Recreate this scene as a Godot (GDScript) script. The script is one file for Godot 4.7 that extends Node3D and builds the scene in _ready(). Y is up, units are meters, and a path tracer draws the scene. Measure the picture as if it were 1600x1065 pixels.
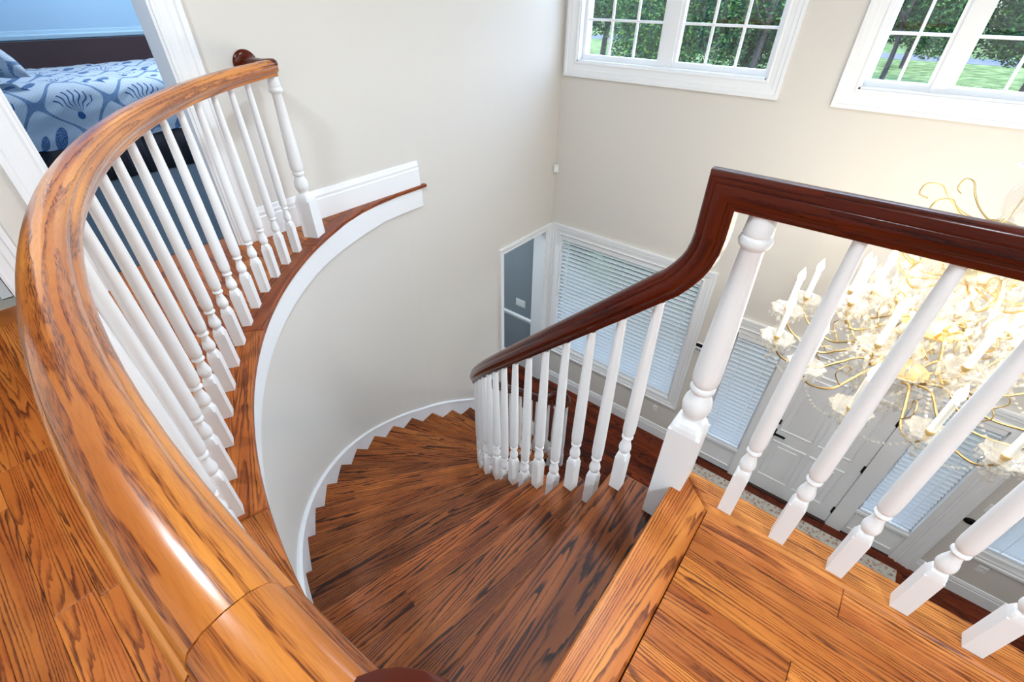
extends Node3D
# Curved oak staircase seen from the upper landing. y up, metres; upper floor at y = 0.

const CX := -0.317          # centre of the stair curve in plan
const CZ := -2.593
const RISE := 0.18311
const TH0 := 85.05          # angle of the landing nosing
const DTH := 6.51           # angle of one tread
const XW := -2.797          # left wall face
const ZB := -4.225          # window wall face
const YF := -3.296          # ground floor
const YC := 2.60            # ceiling
const RN := 2.54            # balcony nosing radius
const XR := 3.4             # right wall
const ZF := 1.6             # wall behind the camera

var rng := RandomNumberGenerator.new()
var mats := {}
var taken := {}

# ------------------------------------------------------------------ mesh builder
class MB:
	var v := PackedVector3Array()
	var uv := PackedVector2Array()
	var sg := PackedInt32Array()
	var col := PackedColorArray()
	func tri(a: Vector3, b: Vector3, c: Vector3, s := -1, ua := Vector2.ZERO, ub := Vector2.ZERO, uc := Vector2.ZERO):
		v.append(a); v.append(b); v.append(c)
		uv.append(ua); uv.append(ub); uv.append(uc)
		sg.append(s)
	func quad(a: Vector3, b: Vector3, c: Vector3, d: Vector3, s := -1, ua := Vector2.ZERO, ub := Vector2.ZERO, uc := Vector2.ZERO, ud := Vector2.ZERO):
		tri(a, b, c, s, ua, ub, uc)
		tri(a, c, d, s, ua, uc, ud)
	func box(lo: Vector3, hi: Vector3, xf := Transform3D.IDENTITY):
		var p := []
		for i in 8:
			p.append(xf * Vector3(hi.x if i & 1 else lo.x, hi.y if i & 2 else lo.y, hi.z if i & 4 else lo.z))
		for f in [[0, 1, 3, 2], [5, 4, 6, 7], [4, 0, 2, 6], [1, 5, 7, 3], [2, 3, 7, 6], [4, 5, 1, 0]]:
			quad(p[f[0]], p[f[1]], p[f[2]], p[f[3]])
	func cbox(lo: Vector3, hi: Vector3, b: float, xf := Transform3D.IDENTITY):
		# box with chamfered vertical and top edges
		var rings := []
		var lv := [[lo.y, 0.0], [hi.y - b, 0.0], [hi.y, b]]
		for l in lv:
			var i: float = l[1]
			var r := []
			for q in [[lo.x + i, lo.z + i + b], [lo.x + i + b, lo.z + i], [hi.x - i - b, lo.z + i], [hi.x - i, lo.z + i + b], [hi.x - i, hi.z - i - b], [hi.x - i - b, hi.z - i], [lo.x + i + b, hi.z - i], [lo.x + i, hi.z - i - b]]:
				r.append(xf * Vector3(q[0], l[0], q[1]))
			rings.append(r)
		loft(rings, true, true, -1)
	func loft(rings: Array, cap0: bool, cap1: bool, s: int):
		for k in rings.size() - 1:
			var n: int = rings[k].size()
			for i in n:
				var j := (i + 1) % n
				quad(rings[k][i], rings[k][j], rings[k + 1][j], rings[k + 1][i], s)
		for e in [[cap0, 0, false], [cap1, rings.size() - 1, true]]:
			if e[0]:
				var r: Array = rings[e[1]]
				var c := Vector3.ZERO
				for q in r: c += q
				c /= r.size()
				for i in r.size():
					var j := (i + 1) % r.size()
					if e[2]: tri(r[i], r[j], c)
					else: tri(r[j], r[i], c)
	func lathe(prof: Array, segs: int, xf := Transform3D.IDENTITY):
		# prof: Vector2(radius, y); a bend over 40 degrees starts a new smooth group
		var s := 1
		for k in prof.size() - 1:
			var a: Vector2 = prof[k]
			var b: Vector2 = prof[k + 1]
			if k > 0:
				var d0: Vector2 = a - prof[k - 1]
				if absf(d0.angle_to(b - a)) > 0.7: s += 1
			for i in segs:
				var t0 := TAU * i / segs
				var t1 := TAU * (i + 1) / segs
				var p0 := xf * Vector3(a.x * cos(t0), a.y, a.x * sin(t0))
				var p1 := xf * Vector3(a.x * cos(t1), a.y, a.x * sin(t1))
				var q0 := xf * Vector3(b.x * cos(t0), b.y, b.x * sin(t0))
				var q1 := xf * Vector3(b.x * cos(t1), b.y, b.x * sin(t1))
				if a.x > 1e-6: tri(p0, p1, q1, s)
				if b.x > 1e-6: tri(p0, q1, q0, s)
	func sweep(pts: Array, sides: Array, prof: Array, ul := 1.0, vl := 1.0, smooth := true, closed_path := false, u0 := 0.0):
		# prof: closed loop of Vector2(side, up); up = tangent x side
		var rings := []
		var n := pts.size()
		var us := []
		var acc := u0
		for k in n:
			var p: Vector3 = pts[k]
			var a: Vector3 = pts[(k - 1 + n) % n]
			var b: Vector3 = pts[(k + 1) % n]
			var ti: Vector3 = (p - a).normalized() if (k > 0 or closed_path) else (b - p).normalized()
			var to: Vector3 = (b - p).normalized() if (k < n - 1 or closed_path) else ti
			if k == 0 and not closed_path: ti = to
			var t := (ti + to).normalized()
			var sc := 1.0 / maxf(t.dot(ti), 0.35)
			var side: Vector3 = sides[k % sides.size()]
			side = (side - t * side.dot(t)).normalized()
			var up := t.cross(side)
			var bend := (to - ti)
			var bd := bend.normalized() if bend.length() > 1e-4 else Vector3.ZERO
			var r := []
			for q in prof:
				var o: Vector3 = side * q.x + up * q.y
				o += bd * (o.dot(bd) * (sc - 1.0))
				r.append(p + o)
			rings.append(r)
			if k > 0: acc += (p - pts[k - 1]).length()
			us.append(acc / ul)
		var vs := [0.0]
		for i in prof.size():
			vs.append(vs[i] + (prof[(i + 1) % prof.size()] - prof[i]).length() / vl)
		var m := prof.size()
		var groups := []
		var g := 1
		for i in m:
			var e0: Vector2 = prof[i] - prof[(i - 1 + m) % m]
			var e1: Vector2 = prof[(i + 1) % m] - prof[i]
			if absf(e0.angle_to(e1)) > 0.75: g += 1
			groups.append(g if smooth else -1)
		var last := n if closed_path else n - 1
		for k in last:
			var k2 := (k + 1) % n
			for i in m:
				var j := (i + 1) % m
				quad(rings[k][i], rings[k][j], rings[k2][j], rings[k2][i], groups[i], Vector2(us[k], vs[i]), Vector2(us[k], vs[i + 1]), Vector2(us[k2], vs[i + 1]), Vector2(us[k2], vs[i]))
		if not closed_path:
			var pv := PackedVector2Array(prof)
			var ix := Geometry2D.triangulate_polygon(pv)
			for i in range(0, ix.size(), 3):
				tri(rings[0][ix[i]], rings[0][ix[i + 1]], rings[0][ix[i + 2]], -1, pv[ix[i]] / vl, pv[ix[i + 1]] / vl, pv[ix[i + 2]] / vl)
				tri(rings[n - 1][ix[i]], rings[n - 1][ix[i + 2]], rings[n - 1][ix[i + 1]], -1, pv[ix[i]] / vl, pv[ix[i + 2]] / vl, pv[ix[i + 1]] / vl)
	func prism(poly: PackedVector2Array, ytop: float, ybot: float, bev := 0.0, ud := Vector2(1, 0), off := Vector2.ZERO, tile := Vector2.ONE):
		# plan polygon (x, z) extruded, with a chamfer along its top edge; uv runs along ud
		var n := poly.size()
		var pr := Vector2(-ud.y, ud.x)
		var ar := 0.0
		for i in n: ar += poly[i].cross(poly[(i + 1) % n])
		var sgn := signf(ar)
		var ins := PackedVector2Array()
		for i in n:
			var e0 := (poly[i] - poly[(i - 1 + n) % n]).normalized()
			var e1 := (poly[(i + 1) % n] - poly[i]).normalized()
			var n0 := Vector2(-e0.y, e0.x) * sgn
			var n1 := Vector2(-e1.y, e1.x) * sgn
			var m := (n0 + n1)
			m = m / maxf(m.length_squared() * 0.5, 0.5) if m.length() > 0.05 else n0
			ins.append(poly[i] + m * bev)
		var org := poly[0]
		var f := func(p: Vector2) -> Vector2: return Vector2((p - org).dot(ud), (p - org).dot(pr)) / tile + off
		var ix := Geometry2D.triangulate_polygon(ins)
		if ix.is_empty():
			ins = poly.duplicate()
			ix = Geometry2D.triangulate_polygon(ins)
		for i in range(0, ix.size(), 3):
			var a := ins[ix[i]]; var b := ins[ix[i + 1]]; var c := ins[ix[i + 2]]
			tri(Vector3(a.x, ytop, a.y), Vector3(b.x, ytop, b.y), Vector3(c.x, ytop, c.y), -1, f.call(a), f.call(b), f.call(c))
			tri(Vector3(poly[ix[i]].x, ybot, poly[ix[i]].y), Vector3(poly[ix[i + 2]].x, ybot, poly[ix[i + 2]].y), Vector3(poly[ix[i + 1]].x, ybot, poly[ix[i + 1]].y), -1, f.call(a), f.call(c), f.call(b))
		var flip: bool = false
		if ix.size() >= 3:
			flip = (ins[ix[1]] - ins[ix[0]]).cross(ins[ix[2]] - ins[ix[0]]) * sgn < 0
		var lv := [[ytop, ins], [ytop - bev, poly], [ybot, poly]] if bev > 0.0 else [[ytop, poly], [ybot, poly]]
		for k in lv.size() - 1:
			for i in n:
				var j := (i + 1) % n
				var a: Vector2 = lv[k][1][i]; var b: Vector2 = lv[k][1][j]
				var c: Vector2 = lv[k + 1][1][j]; var d: Vector2 = lv[k + 1][1][i]
				var A := Vector3(a.x, lv[k][0], a.y); var B := Vector3(b.x, lv[k][0], b.y)
				var C := Vector3(c.x, lv[k + 1][0], c.y); var D := Vector3(d.x, lv[k + 1][0], d.y)
				var dv := Vector2(0, (ytop - lv[k + 1][0])) / tile
				if flip: quad(B, A, D, C, -1, f.call(b), f.call(a), f.call(d) + dv, f.call(c) + dv)
				else: quad(A, D, C, B, -1, f.call(a), f.call(d) + dv, f.call(c) + dv, f.call(b))
	func mesh() -> ArrayMesh:
		var st := SurfaceTool.new()
		st.begin(Mesh.PRIMITIVE_TRIANGLES)
		var ctr := Vector3.ZERO
		for p in v: ctr += p
		ctr /= maxi(v.size(), 1)
		var vol := 0.0
		for i in range(0, v.size(), 3):
			vol += (v[i] - ctr).dot((v[i + 1] - ctr).cross(v[i + 2] - ctr))
		var order := [0, 1, 2] if vol < 0 else [0, 2, 1]
		var hascol := col.size() == v.size()
		for i in range(0, v.size(), 3):
			var s := sg[i / 3]
			st.set_smooth_group(s if s >= 0 else 0xFFFFFFFF)
			for o in order:
				st.set_uv(uv[i + o])
				if hascol: st.set_color(col[i + o])
				st.add_vertex(v[i + o])
		st.generate_normals()
		return st.commit()

# ------------------------------------------------------------------ node helpers
func numbered(n: String) -> String:
	if not taken.has(n):
		taken[n] = 0
		return n
	taken[n] += 1
	return "%s_%03d" % [n, taken[n]]

func obj(called: String, mesh: Mesh, m: Material, parent: Node = null) -> MeshInstance3D:
	var o := MeshInstance3D.new()
	o.mesh = mesh
	o.material_override = m
	if parent == null:
		o.name = numbered(called)
		add_child(o)
	else:
		o.name = called
		parent.add_child(o, true)
	return o

func thing(called: String, label: String, category: String, at := Vector3.ZERO, group := "") -> Node3D:
	var o := Node3D.new()
	o.name = numbered(called)
	add_child(o)
	o.position = at
	tag(o, label, category, group)
	return o

func tag(o: Node, label: String, category: String, group := "", kind := ""):
	o.set_meta("label", label)
	o.set_meta("category", category)
	if group: o.set_meta("group", group)
	if kind: o.set_meta("kind", kind)

func structure(called: String, mesh: Mesh, m: Material, label: String, category: String) -> MeshInstance3D:
	var o := obj(called, mesh, m)
	tag(o, label, category, "", "structure")
	return o

func boxes(list: Array) -> ArrayMesh:
	var b := MB.new()
	for q in list: b.box(q[0], q[1])
	return b.mesh()

func V(x: float, y: float, z: float) -> Vector3: return Vector3(x, y, z)

# ------------------------------------------------------------------ materials
func flat(key: String, c: Color, rough := 0.5, metal := 0.0) -> StandardMaterial3D:
	if mats.has(key): return mats[key]
	var m := StandardMaterial3D.new()
	m.albedo_color = c
	m.roughness = rough
	m.metallic = metal
	mats[key] = m
	return m

func rgb8(r: float, g: float, b: float) -> Color: return Color(r / 255.0, g / 255.0, b / 255.0)

func wood_image(w: int, h: int, len_m: float, wid_m: float, sd: int, light: Color, mid: Color, dark: Color, rings: float, fy: float, pore_amt: float, line_amt := 0.8) -> Image:
	var n1 := FastNoiseLite.new(); n1.seed = sd; n1.frequency = 1.0; n1.fractal_octaves = 2; n1.fractal_gain = 0.3; n1.noise_type = FastNoiseLite.TYPE_SIMPLEX_SMOOTH
	var n2 := FastNoiseLite.new(); n2.seed = sd + 7; n2.frequency = 1.0; n2.fractal_octaves = 1; n2.noise_type = FastNoiseLite.TYPE_SIMPLEX
	var n3 := FastNoiseLite.new(); n3.seed = sd + 13; n3.frequency = 1.0; n3.fractal_octaves = 2; n3.noise_type = FastNoiseLite.TYPE_SIMPLEX
	var data := PackedByteArray()
	data.resize(w * h * 3)
	var k := 0
	for y in h:
		var v := wid_m * y / h
		for x in w:
			var u := len_m * x / w
			var a := n1.get_noise_2d(u * 0.42, v * fy)
			var t := a * rings + v * 14.0 + 0.16 * n3.get_noise_2d(u * 7.0, v * 90.0)
			var fr := t - floorf(t)
			var g := smoothstep(0.42, 0.9, fr) * (1.0 - smoothstep(0.93, 1.0, fr))
			var p := n2.get_noise_2d(u * 26.0, v * 760.0)
			var pore := clampf((p - 0.05) * 2.2, 0.0, 1.0) * (0.14 + 0.86 * g) * pore_amt
			var tone := n3.get_noise_2d(u * 1.3, v * 11.0) * 0.7 + 0.5
			var m := clampf(tone * 0.7 + g * 0.3, 0.0, 1.0)
			var fade := clampf(n3.get_noise_2d(u * 2.1 + 40.0, v * 16.0) * 0.9 + 0.75, 0.25, 1.0)
			var dk := clampf(pore * 0.55 + line_amt * g * sqrt(g) * fade, 0.0, 0.95)
			data[k] = int(255.0 * lerpf(lerpf(light.r, mid.r, m), dark.r, dk))
			data[k + 1] = int(255.0 * lerpf(lerpf(light.g, mid.g, m), dark.g, dk))
			data[k + 2] = int(255.0 * lerpf(lerpf(light.b, mid.b, m), dark.b, dk))
			k += 3
	return Image.create_from_data(w, h, false, Image.FORMAT_RGB8, data)

func textured(key: String, tex: Texture2D, tint: Color, rough: float) -> StandardMaterial3D:
	var m := StandardMaterial3D.new()
	m.albedo_texture = tex
	m.albedo_color = tint
	m.roughness = rough
	m.metallic_specular = 0.38
	mats[key] = m
	return m

var oak_tints := []
var tread_tints := []
var shaded_tints := []
var dark_tints := []
var rail_oak: StandardMaterial3D
var rail_dark: StandardMaterial3D
var white: StandardMaterial3D
var paint: StandardMaterial3D
const TILE := Vector2(2.4, 0.6)
const RTILE := Vector2(3.4, 0.22)

func make_materials():
	var t1 := ImageTexture.create_from_image(wood_image(1536, 768, TILE.x, TILE.y, 11, rgb8(212, 138, 68), rgb8(178, 98, 42), rgb8(80, 38, 18), 6.5, 10.0, 0.7, 0.6))
	var t2 := ImageTexture.create_from_image(wood_image(1536, 768, TILE.x, TILE.y, 47, rgb8(200, 122, 58), rgb8(150, 80, 36), rgb8(40, 20, 16), 6.0, 9.0, 1.0))
	var t3 := ImageTexture.create_from_image(wood_image(1536, 512, RTILE.x, RTILE.y, 83, rgb8(214, 138, 60), rgb8(150, 76, 30), rgb8(78, 34, 14), 2.6, 16.0, 1.15, 0.18))
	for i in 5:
		shaded_tints.append(textured("shaded_oak_board_%d" % i, t1, [rgb8(236, 214, 186), rgb8(222, 196, 166), rgb8(242, 222, 200), rgb8(210, 184, 158), rgb8(186, 150, 132)][i], 0.36))  # deeper copies of the oak boards; the balcony's dimmer light is in the tint
	for i in 5:
		oak_tints.append(textured("oak_board_%d" % i, t1, [rgb8(255, 255, 255), rgb8(238, 226, 214), rgb8(255, 244, 226), rgb8(222, 204, 190), rgb8(246, 236, 236)][i], 0.34))
		tread_tints.append(textured("oak_tread_%d" % i, t2, [rgb8(244, 238, 230), rgb8(196, 182, 170), rgb8(236, 222, 202), rgb8(178, 164, 158), rgb8(214, 196, 180)][i], 0.5))
		dark_tints.append(textured("dark_oak_board_%d" % i, t2, [rgb8(170, 120, 100), rgb8(140, 96, 82), rgb8(186, 132, 108), rgb8(122, 84, 74), rgb8(156, 108, 92)][i], 0.34))
	rail_oak = textured("rail_oak", t3, rgb8(255, 250, 240), 0.22)
	rail_oak.clearcoat_enabled = true; rail_oak.clearcoat = 0.4; rail_oak.clearcoat_roughness = 0.12
	rail_dark = textured("rail_dark_red", t3, rgb8(106, 58, 58), 0.2)  # same rail grain under a darker, redder tint
	white = flat("white_gloss_paint", rgb8(238, 239, 240), 0.38)
	paint = flat("wall_paint", rgb8(217, 212, 204), 0.85)

func pick(list: Array) -> Material: return list[rng.randi() % list.size()]

func wuv(length := 1.5) -> Vector2:
	return Vector2(rng.randf() * maxf(0.0, 1.0 - length / TILE.x - 0.02), rng.randf_range(0.02, 0.45))

# ------------------------------------------------------------------ geometry of the stair
func pol(r: float, deg: float) -> Vector2:
	return Vector2(CX + r * cos(deg_to_rad(deg)), CZ + r * sin(deg_to_rad(deg)))

func yn(deg: float) -> float: return -RISE * (deg - TH0) / DTH

func rwall(deg: float) -> float:
	var tab := [[80.0, 2.587], [140.0, 2.587], [145.0, 2.585], [150.0, 2.578], [156.6, 2.563], [163.2, 2.553], [166.5, 2.537], [170.0, 2.518]]
	if deg >= 170.0: return (XW - CX) / cos(deg_to_rad(deg))
	for i in tab.size() - 1:
		if deg <= tab[i + 1][0]: return lerpf(tab[i][1], tab[i + 1][1], (deg - tab[i][0]) / (tab[i + 1][0] - tab[i][0]))
	return 2.5

func nosing_curve(a0: float, a1: float) -> Array:
	# balcony edge from angle a0 to a1 in plan, easing into the wall past 150 degrees
	var out := []
	var n := int(ceil((a1 - a0) / 2.0))
	for i in n + 1:
		out.append(pol(RN, lerpf(a0, a1, float(i) / n)))
	return out

const RAIL := [Vector2(0.021, 0), Vector2(0.0235, 0.005), Vector2(0.0235, 0.013), Vector2(0.029, 0.018), Vector2(0.0335, 0.0245), Vector2(0.035, 0.0325), Vector2(0.0335, 0.041), Vector2(0.0295, 0.046), Vector2(0.0278, 0.0472), Vector2(0.0284, 0.05), Vector2(0.027, 0.056), Vector2(0.0225, 0.0632), Vector2(0.013, 0.0687), Vector2(0, 0.07), Vector2(-0.013, 0.0687), Vector2(-0.0225, 0.0632), Vector2(-0.027, 0.056), Vector2(-0.0284, 0.05), Vector2(-0.0278, 0.0472), Vector2(-0.0295, 0.046), Vector2(-0.0335, 0.041), Vector2(-0.035, 0.0325), Vector2(-0.0335, 0.0245), Vector2(-0.029, 0.018), Vector2(-0.0235, 0.013), Vector2(-0.0235, 0.005), Vector2(-0.021, 0)]

func square_to_round(b: MB, half: float, y0: float, y1: float, r: float, y2: float, xf := Transform3D.IDENTITY):
	# block with a lamb's tongue shoulder that ends in a round neck
	var rings := []
	for q in [[y0, 0.0], [y1, 0.0], [lerpf(y1, y2, 0.4), 0.16], [lerpf(y1, y2, 0.75), 0.45], [y2, 1.0]]:
		var ring := []
		for i in 24:
			var t := TAU * (i + 0.5) / 24
			var d := Vector2(cos(t), sin(t))
			var sq := d * (half / maxf(absf(d.x), absf(d.y)))
			sq = Vector2(clampf(sq.x, -half, half), clampf(sq.y, -half, half))
			var p := sq.lerp(d * r, q[1])
			ring.append(xf * Vector3(p.x, q[0], p.y))
		rings.append(ring)
	# square part as a plain box for crisp edges
	b.loft(rings.slice(1), false, true, -1)
	b.box(Vector3(-half, y0, -half), Vector3(half, y1, half), xf)

func baluster_mesh(height: float) -> ArrayMesh:
	var b := MB.new()
	square_to_round(b, 0.019, 0.0, 0.158, 0.0135, 0.184)
	b.lathe([Vector2(0.0135, 0.18), Vector2(0.0128, 0.1865), Vector2(0.0172, 0.189), Vector2(0.0195, 0.196), Vector2(0.0202, 0.204), Vector2(0.0188, 0.214), Vector2(0.0155, 0.226), Vector2(0.0128, 0.238), Vector2(0.0118, 0.2475), Vector2(0.0155, 0.249), Vector2(0.0186, 0.253), Vector2(0.0186, 0.258), Vector2(0.0155, 0.262), Vector2(0.0142, 0.2645), Vector2(0.0172, 0.268), Vector2(0.0192, 0.277), Vector2(0.0202, 0.295), Vector2(0.0185, 0.295 + (height - 0.295) * 0.33), Vector2(0.0155, 0.295 + (height - 0.295) * 0.68), Vector2(0.012, height)], 18)
	return b.mesh()

func newel_mesh(y0: float) -> ArrayMesh:
	var b := MB.new()
	square_to_round(b, 0.0445, y0, 0.222, 0.0275, 0.262)
	b.lathe([Vector2(0.0275, 0.256), Vector2(0.0241, 0.268), Vector2(0.0292, 0.276), Vector2(0.0361, 0.292), Vector2(0.0383, 0.312), Vector2(0.0353, 0.332), Vector2(0.0267, 0.35), Vector2(0.0241, 0.358), Vector2(0.0292, 0.362), Vector2(0.0331, 0.372), Vector2(0.0310, 0.38), Vector2(0.0275, 0.384), Vector2(0.0323, 0.392), Vector2(0.0348, 0.408), Vector2(0.0348, 0.44), Vector2(0.0318, 0.54), Vector2(0.0279, 0.65), Vector2(0.0237, 0.772), Vector2(0.0258, 0.776), Vector2(0.0314, 0.782), Vector2(0.0340, 0.791), Vector2(0.0314, 0.801), Vector2(0.0284, 0.804), Vector2(0.0301, 0.808), Vector2(0.0288, 0.822), Vector2(0.0254, 0.858)], 28)
	return b.mesh()

# moulding along a path on a plane with normal n; prof: Vector2(outwards from the path, off the wall)
func moulding(b: MB, path: Array, n: Vector3, prof: Array, closed := false):
	# sweep(): up = t x side; side = n x t gives up = n
	var sides := []
	for k in path.size():
		var a: Vector3 = path[(k - 1 + path.size()) % path.size()]
		var c: Vector3 = path[(k + 1) % path.size()]
		var t: Vector3
		if closed or (k > 0 and k < path.size() - 1): t = ((path[k] - a).normalized() + (c - path[k]).normalized()).normalized()
		elif k == 0: t = (c - path[k]).normalized()
		else: t = (path[k] - a).normalized()
		sides.append(n.cross(t))
	b.sweep(path, sides, prof, 1.0, 1.0, false, closed)

const CASING := [Vector2(0, 0), Vector2(0, 0.012), Vector2(0.012, 0.016), Vector2(0.022, 0.011), Vector2(0.055, 0.015), Vector2(0.064, 0.020), Vector2(0.090, 0.020), Vector2(0.096, 0.028), Vector2(0.120, 0.028), Vector2(0.120, 0)]
const BASE := [Vector2(0, 0), Vector2(0, 0.018), Vector2(0.125, 0.018), Vector2(0.132, 0.013), Vector2(0.150, 0.015), Vector2(0.160, 0.011), Vector2(0.178, 0.008), Vector2(0.182, 0.0)]
const SILLCAS := [Vector2(0, 0), Vector2(0, 0.016), Vector2(0.03, 0.02), Vector2(0.036, 0.014), Vector2(0.07, 0.018), Vector2(0.078, 0.024), Vector2(0.105, 0.024), Vector2(0.105, 0)]

# ------------------------------------------------------------------ build
func _ready():
	rng.seed = 20240611
	camera_and_light()
	make_materials()
	shell()
	floors()
	staircase()
	balcony_railing()
	stair_railing()
	window_wall()
	lower_doorway()
	bedroom()
	ceiling_lamps()
	chandelier()
	small_things()
	garden()

func camera_and_light():
	var cam := Camera3D.new()
	cam.name = "camera"
	var yaw := deg_to_rad(38.58096)
	var pitch := deg_to_rad(37.41413)
	var roll := deg_to_rad(0.56757)
	var fwd := Vector3(-sin(yaw) * cos(pitch), -sin(pitch), -cos(yaw) * cos(pitch))
	var rt := Vector3(cos(yaw), 0, -sin(yaw))
	var dn := fwd.cross(rt)
	var r2 := rt * cos(roll) - dn * sin(roll)
	var d2 := rt * sin(roll) + dn * cos(roll)
	cam.transform = Transform3D(Basis(r2, -d2, -fwd), Vector3(0, 1.2, 0))
	cam.fov = 73.4538
	cam.near = 0.02
	cam.far = 400.0
	add_child(cam)
	cam.current = true
	var we := WorldEnvironment.new()
	we.name = "world_environment"
	var e := Environment.new()
	e.background_mode = Environment.BG_SKY
	var sky := Sky.new()
	var sm := ProceduralSkyMaterial.new()
	sm.sky_top_color = Color(0.67, 0.79, 0.95)
	sm.sky_horizon_color = Color(0.90, 0.93, 0.96)
	sm.ground_bottom_color = Color(0.30, 0.34, 0.26)
	sm.ground_horizon_color = Color(0.55, 0.60, 0.55)
	sm.sky_energy_multiplier = 2.35
	sm.ground_energy_multiplier = 1.5
	sky.sky_material = sm
	e.sky = sky
	e.tonemap_mode = Environment.TONE_MAPPER_LINEAR
	e.tonemap_exposure = 1.45
	e.sdfgi_enabled = true
	e.ssao_enabled = true
	e.ssil_enabled = true
	we.environment = e
	add_child(we)
	var sun := DirectionalLight3D.new()
	sun.name = "sun"
	sun.light_color = Color(1.0, 0.95, 0.86)
	sun.light_energy = 1.9
	sun.light_angular_distance = 0.6
	sun.shadow_enabled = true
	sun.transform = Transform3D(Basis.looking_at(Vector3(-0.78, -0.52, -0.35).normalized(), Vector3.UP), Vector3(0, 20, 0))
	add_child(sun)

# ------------------------------------------------------------------ room shell
func shell():
	var wt := 0.168
	var x0 := XW - wt
	structure("wall_left", boxes([
		[V(x0, 0, ZB - 0.2), V(XW, YC, -0.936)], [V(x0, 2.03, -0.936), V(XW, YC, -0.30)], [V(x0, 0, -0.30), V(XW, YC, 0.035)],
		[V(x0, 2.03, 0.035), V(XW, YC, 0.80)], [V(x0, 0, 0.80), V(XW, YC, ZF)],
		[V(x0, YF, ZB - 0.2), V(XW, 0, -4.135)], [V(x0, -0.985, -4.135), V(XW, 0, -3.344)], [V(x0, YF, -3.344), V(XW, 0, -1.9)]]),
		paint, "off-white plaster wall on the left with the bedroom doorway", "wall")
	# curved stair wall
	var b := MB.new()
	var inn := []
	var out := []
	var a := 83.0
	while a <= 170.01:
		var p := pol(rwall(a), a)
		inn.append(p); out.append(pol(rwall(a) + 0.10, a))
		a += 1.0
	for i in inn.size() - 1:
		for q in [[inn[i], inn[i + 1], YF, -0.02], [out[i + 1], out[i], YF, -0.02]]:
			b.quad(V(q[0].x, q[2], q[0].y), V(q[1].x, q[2], q[1].y), V(q[1].x, q[3], q[1].y), V(q[0].x, q[3], q[0].y), 1)
		b.quad(V(inn[i].x, -0.02, inn[i].y), V(inn[i + 1].x, -0.02, inn[i + 1].y), V(out[i + 1].x, -0.02, out[i + 1].y), V(out[i].x, -0.02, out[i].y))
	structure("wall_curved", b.mesh(), paint, "smooth curved off-white wall that the stairs wind down along", "wall")
	# window wall with its openings (x0,x1,y0,y1), cut into columns
	var ops := [[-2.635, -0.965, 0.69, 2.10], [-0.372, 1.352, 0.69, 2.10], [-2.655, -0.985, -2.62, -1.03], [-0.58, 1.56, YF, -1.385], [1.93, 3.30, -2.66, -1.03]]
	var xs := [XW - wt, XR + 0.2]
	for o in ops: xs.append(o[0]); xs.append(o[1])
	xs.sort()
	var list := []
	for i in xs.size() - 1:
		var xm: float = (xs[i] + xs[i + 1]) / 2
		var cuts := []
		for o in ops:
			if xm > o[0] and xm < o[1]: cuts.append([o[2], o[3]])
		cuts.sort_custom(func(p, q): return p[0] < q[0])
		var y := YF
		for c in cuts:
			if c[0] > y + 0.001: list.append([V(xs[i], y, ZB - 0.2), V(xs[i + 1], c[0], ZB)])
			y = c[1]
		if y < YC: list.append([V(xs[i], y, ZB - 0.2), V(xs[i + 1], YC, ZB)])
	structure("wall_back", boxes(list), paint, "tall off-white wall with the windows and the front door", "wall")
	structure("wall_right", boxes([[V(XR, YF, ZB), V(XR + 0.2, YC, ZF)]]), paint, "off-white wall on the right, beside the landing", "wall")
	structure("wall_front", boxes([[V(x0, YF, ZF), V(XR + 0.2, YC, ZF + 0.2)]]), paint, "off-white wall behind the upper landing", "wall")
	structure("ceiling", boxes([[V(x0, YC, ZB - 0.2), V(XR + 0.2, YC + 0.25, ZF + 0.2)]]), flat("ceiling_paint", rgb8(240, 239, 236), 0.9), "white ceiling high above the foyer", "ceiling")
	# upper casings and baseboard on the left wall
	var m := MB.new()
	moulding(m, [V(XW, 0, -0.30), V(XW, 2.03, -0.30), V(XW, 2.03, -0.936), V(XW, 0, -0.936)], Vector3.RIGHT, casing_out(), false)
	structure("trim_1", m.mesh(), white, "white moulded casing around the bedroom doorway", "trim")
	m = MB.new()
	moulding(m, [V(XW, 0, 0.80), V(XW, 2.03, 0.80), V(XW, 2.03, 0.035), V(XW, 0, 0.035)], Vector3.RIGHT, casing_out(0.85), false)
	structure("trim_2", m.mesh(), white, "white moulded casing of the second doorway beyond the handrail", "trim")
	m = MB.new()
	m.box(V(x0 - 0.004, 0, -0.312), V(XW + 0.002, 2.03, -0.2985))
	m.box(V(x0 - 0.004, 0, -0.9375), V(XW + 0.002, 2.03, -0.924))
	m.box(V(x0 - 0.004, 2.018, -0.936), V(XW + 0.002, 2.0315, -0.30))
	structure("trim_3", m.mesh(), white, "white jamb lining the bedroom doorway", "trim")
	m = MB.new()
	moulding(m, [V(XW, 0, -1.054), V(XW, 0, -2.325)], Vector3.RIGHT, BASE, false)
	structure("baseboard_left", m.mesh(), white, "white moulded baseboard on the upper wall beyond the newel post", "baseboard")
	m = MB.new()
	moulding(m, [V(XW, 0, -0.066), V(XW, 0, -0.182)], Vector3.RIGHT, BASE, false)
	structure("baseboard_hall", m.mesh(), white, "short white baseboard between the two upstairs doorways", "baseboard")
	# fascia board under the balcony edge
	b = MB.new()
	var pts := []
	var sides := []
	for p in edge_path():
		pts.append(V(p[0].x, -0.022, p[0].y)); sides.append(V(p[1].x, 0, p[1].y))
	var pr := [Vector2(-0.016, -0.142), Vector2(-0.014, -0.146), Vector2(0.06, -0.146), Vector2(0.06, 0.0), Vector2(-0.016, 0.0)]
	b.sweep(pts, sides, pr)
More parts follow.
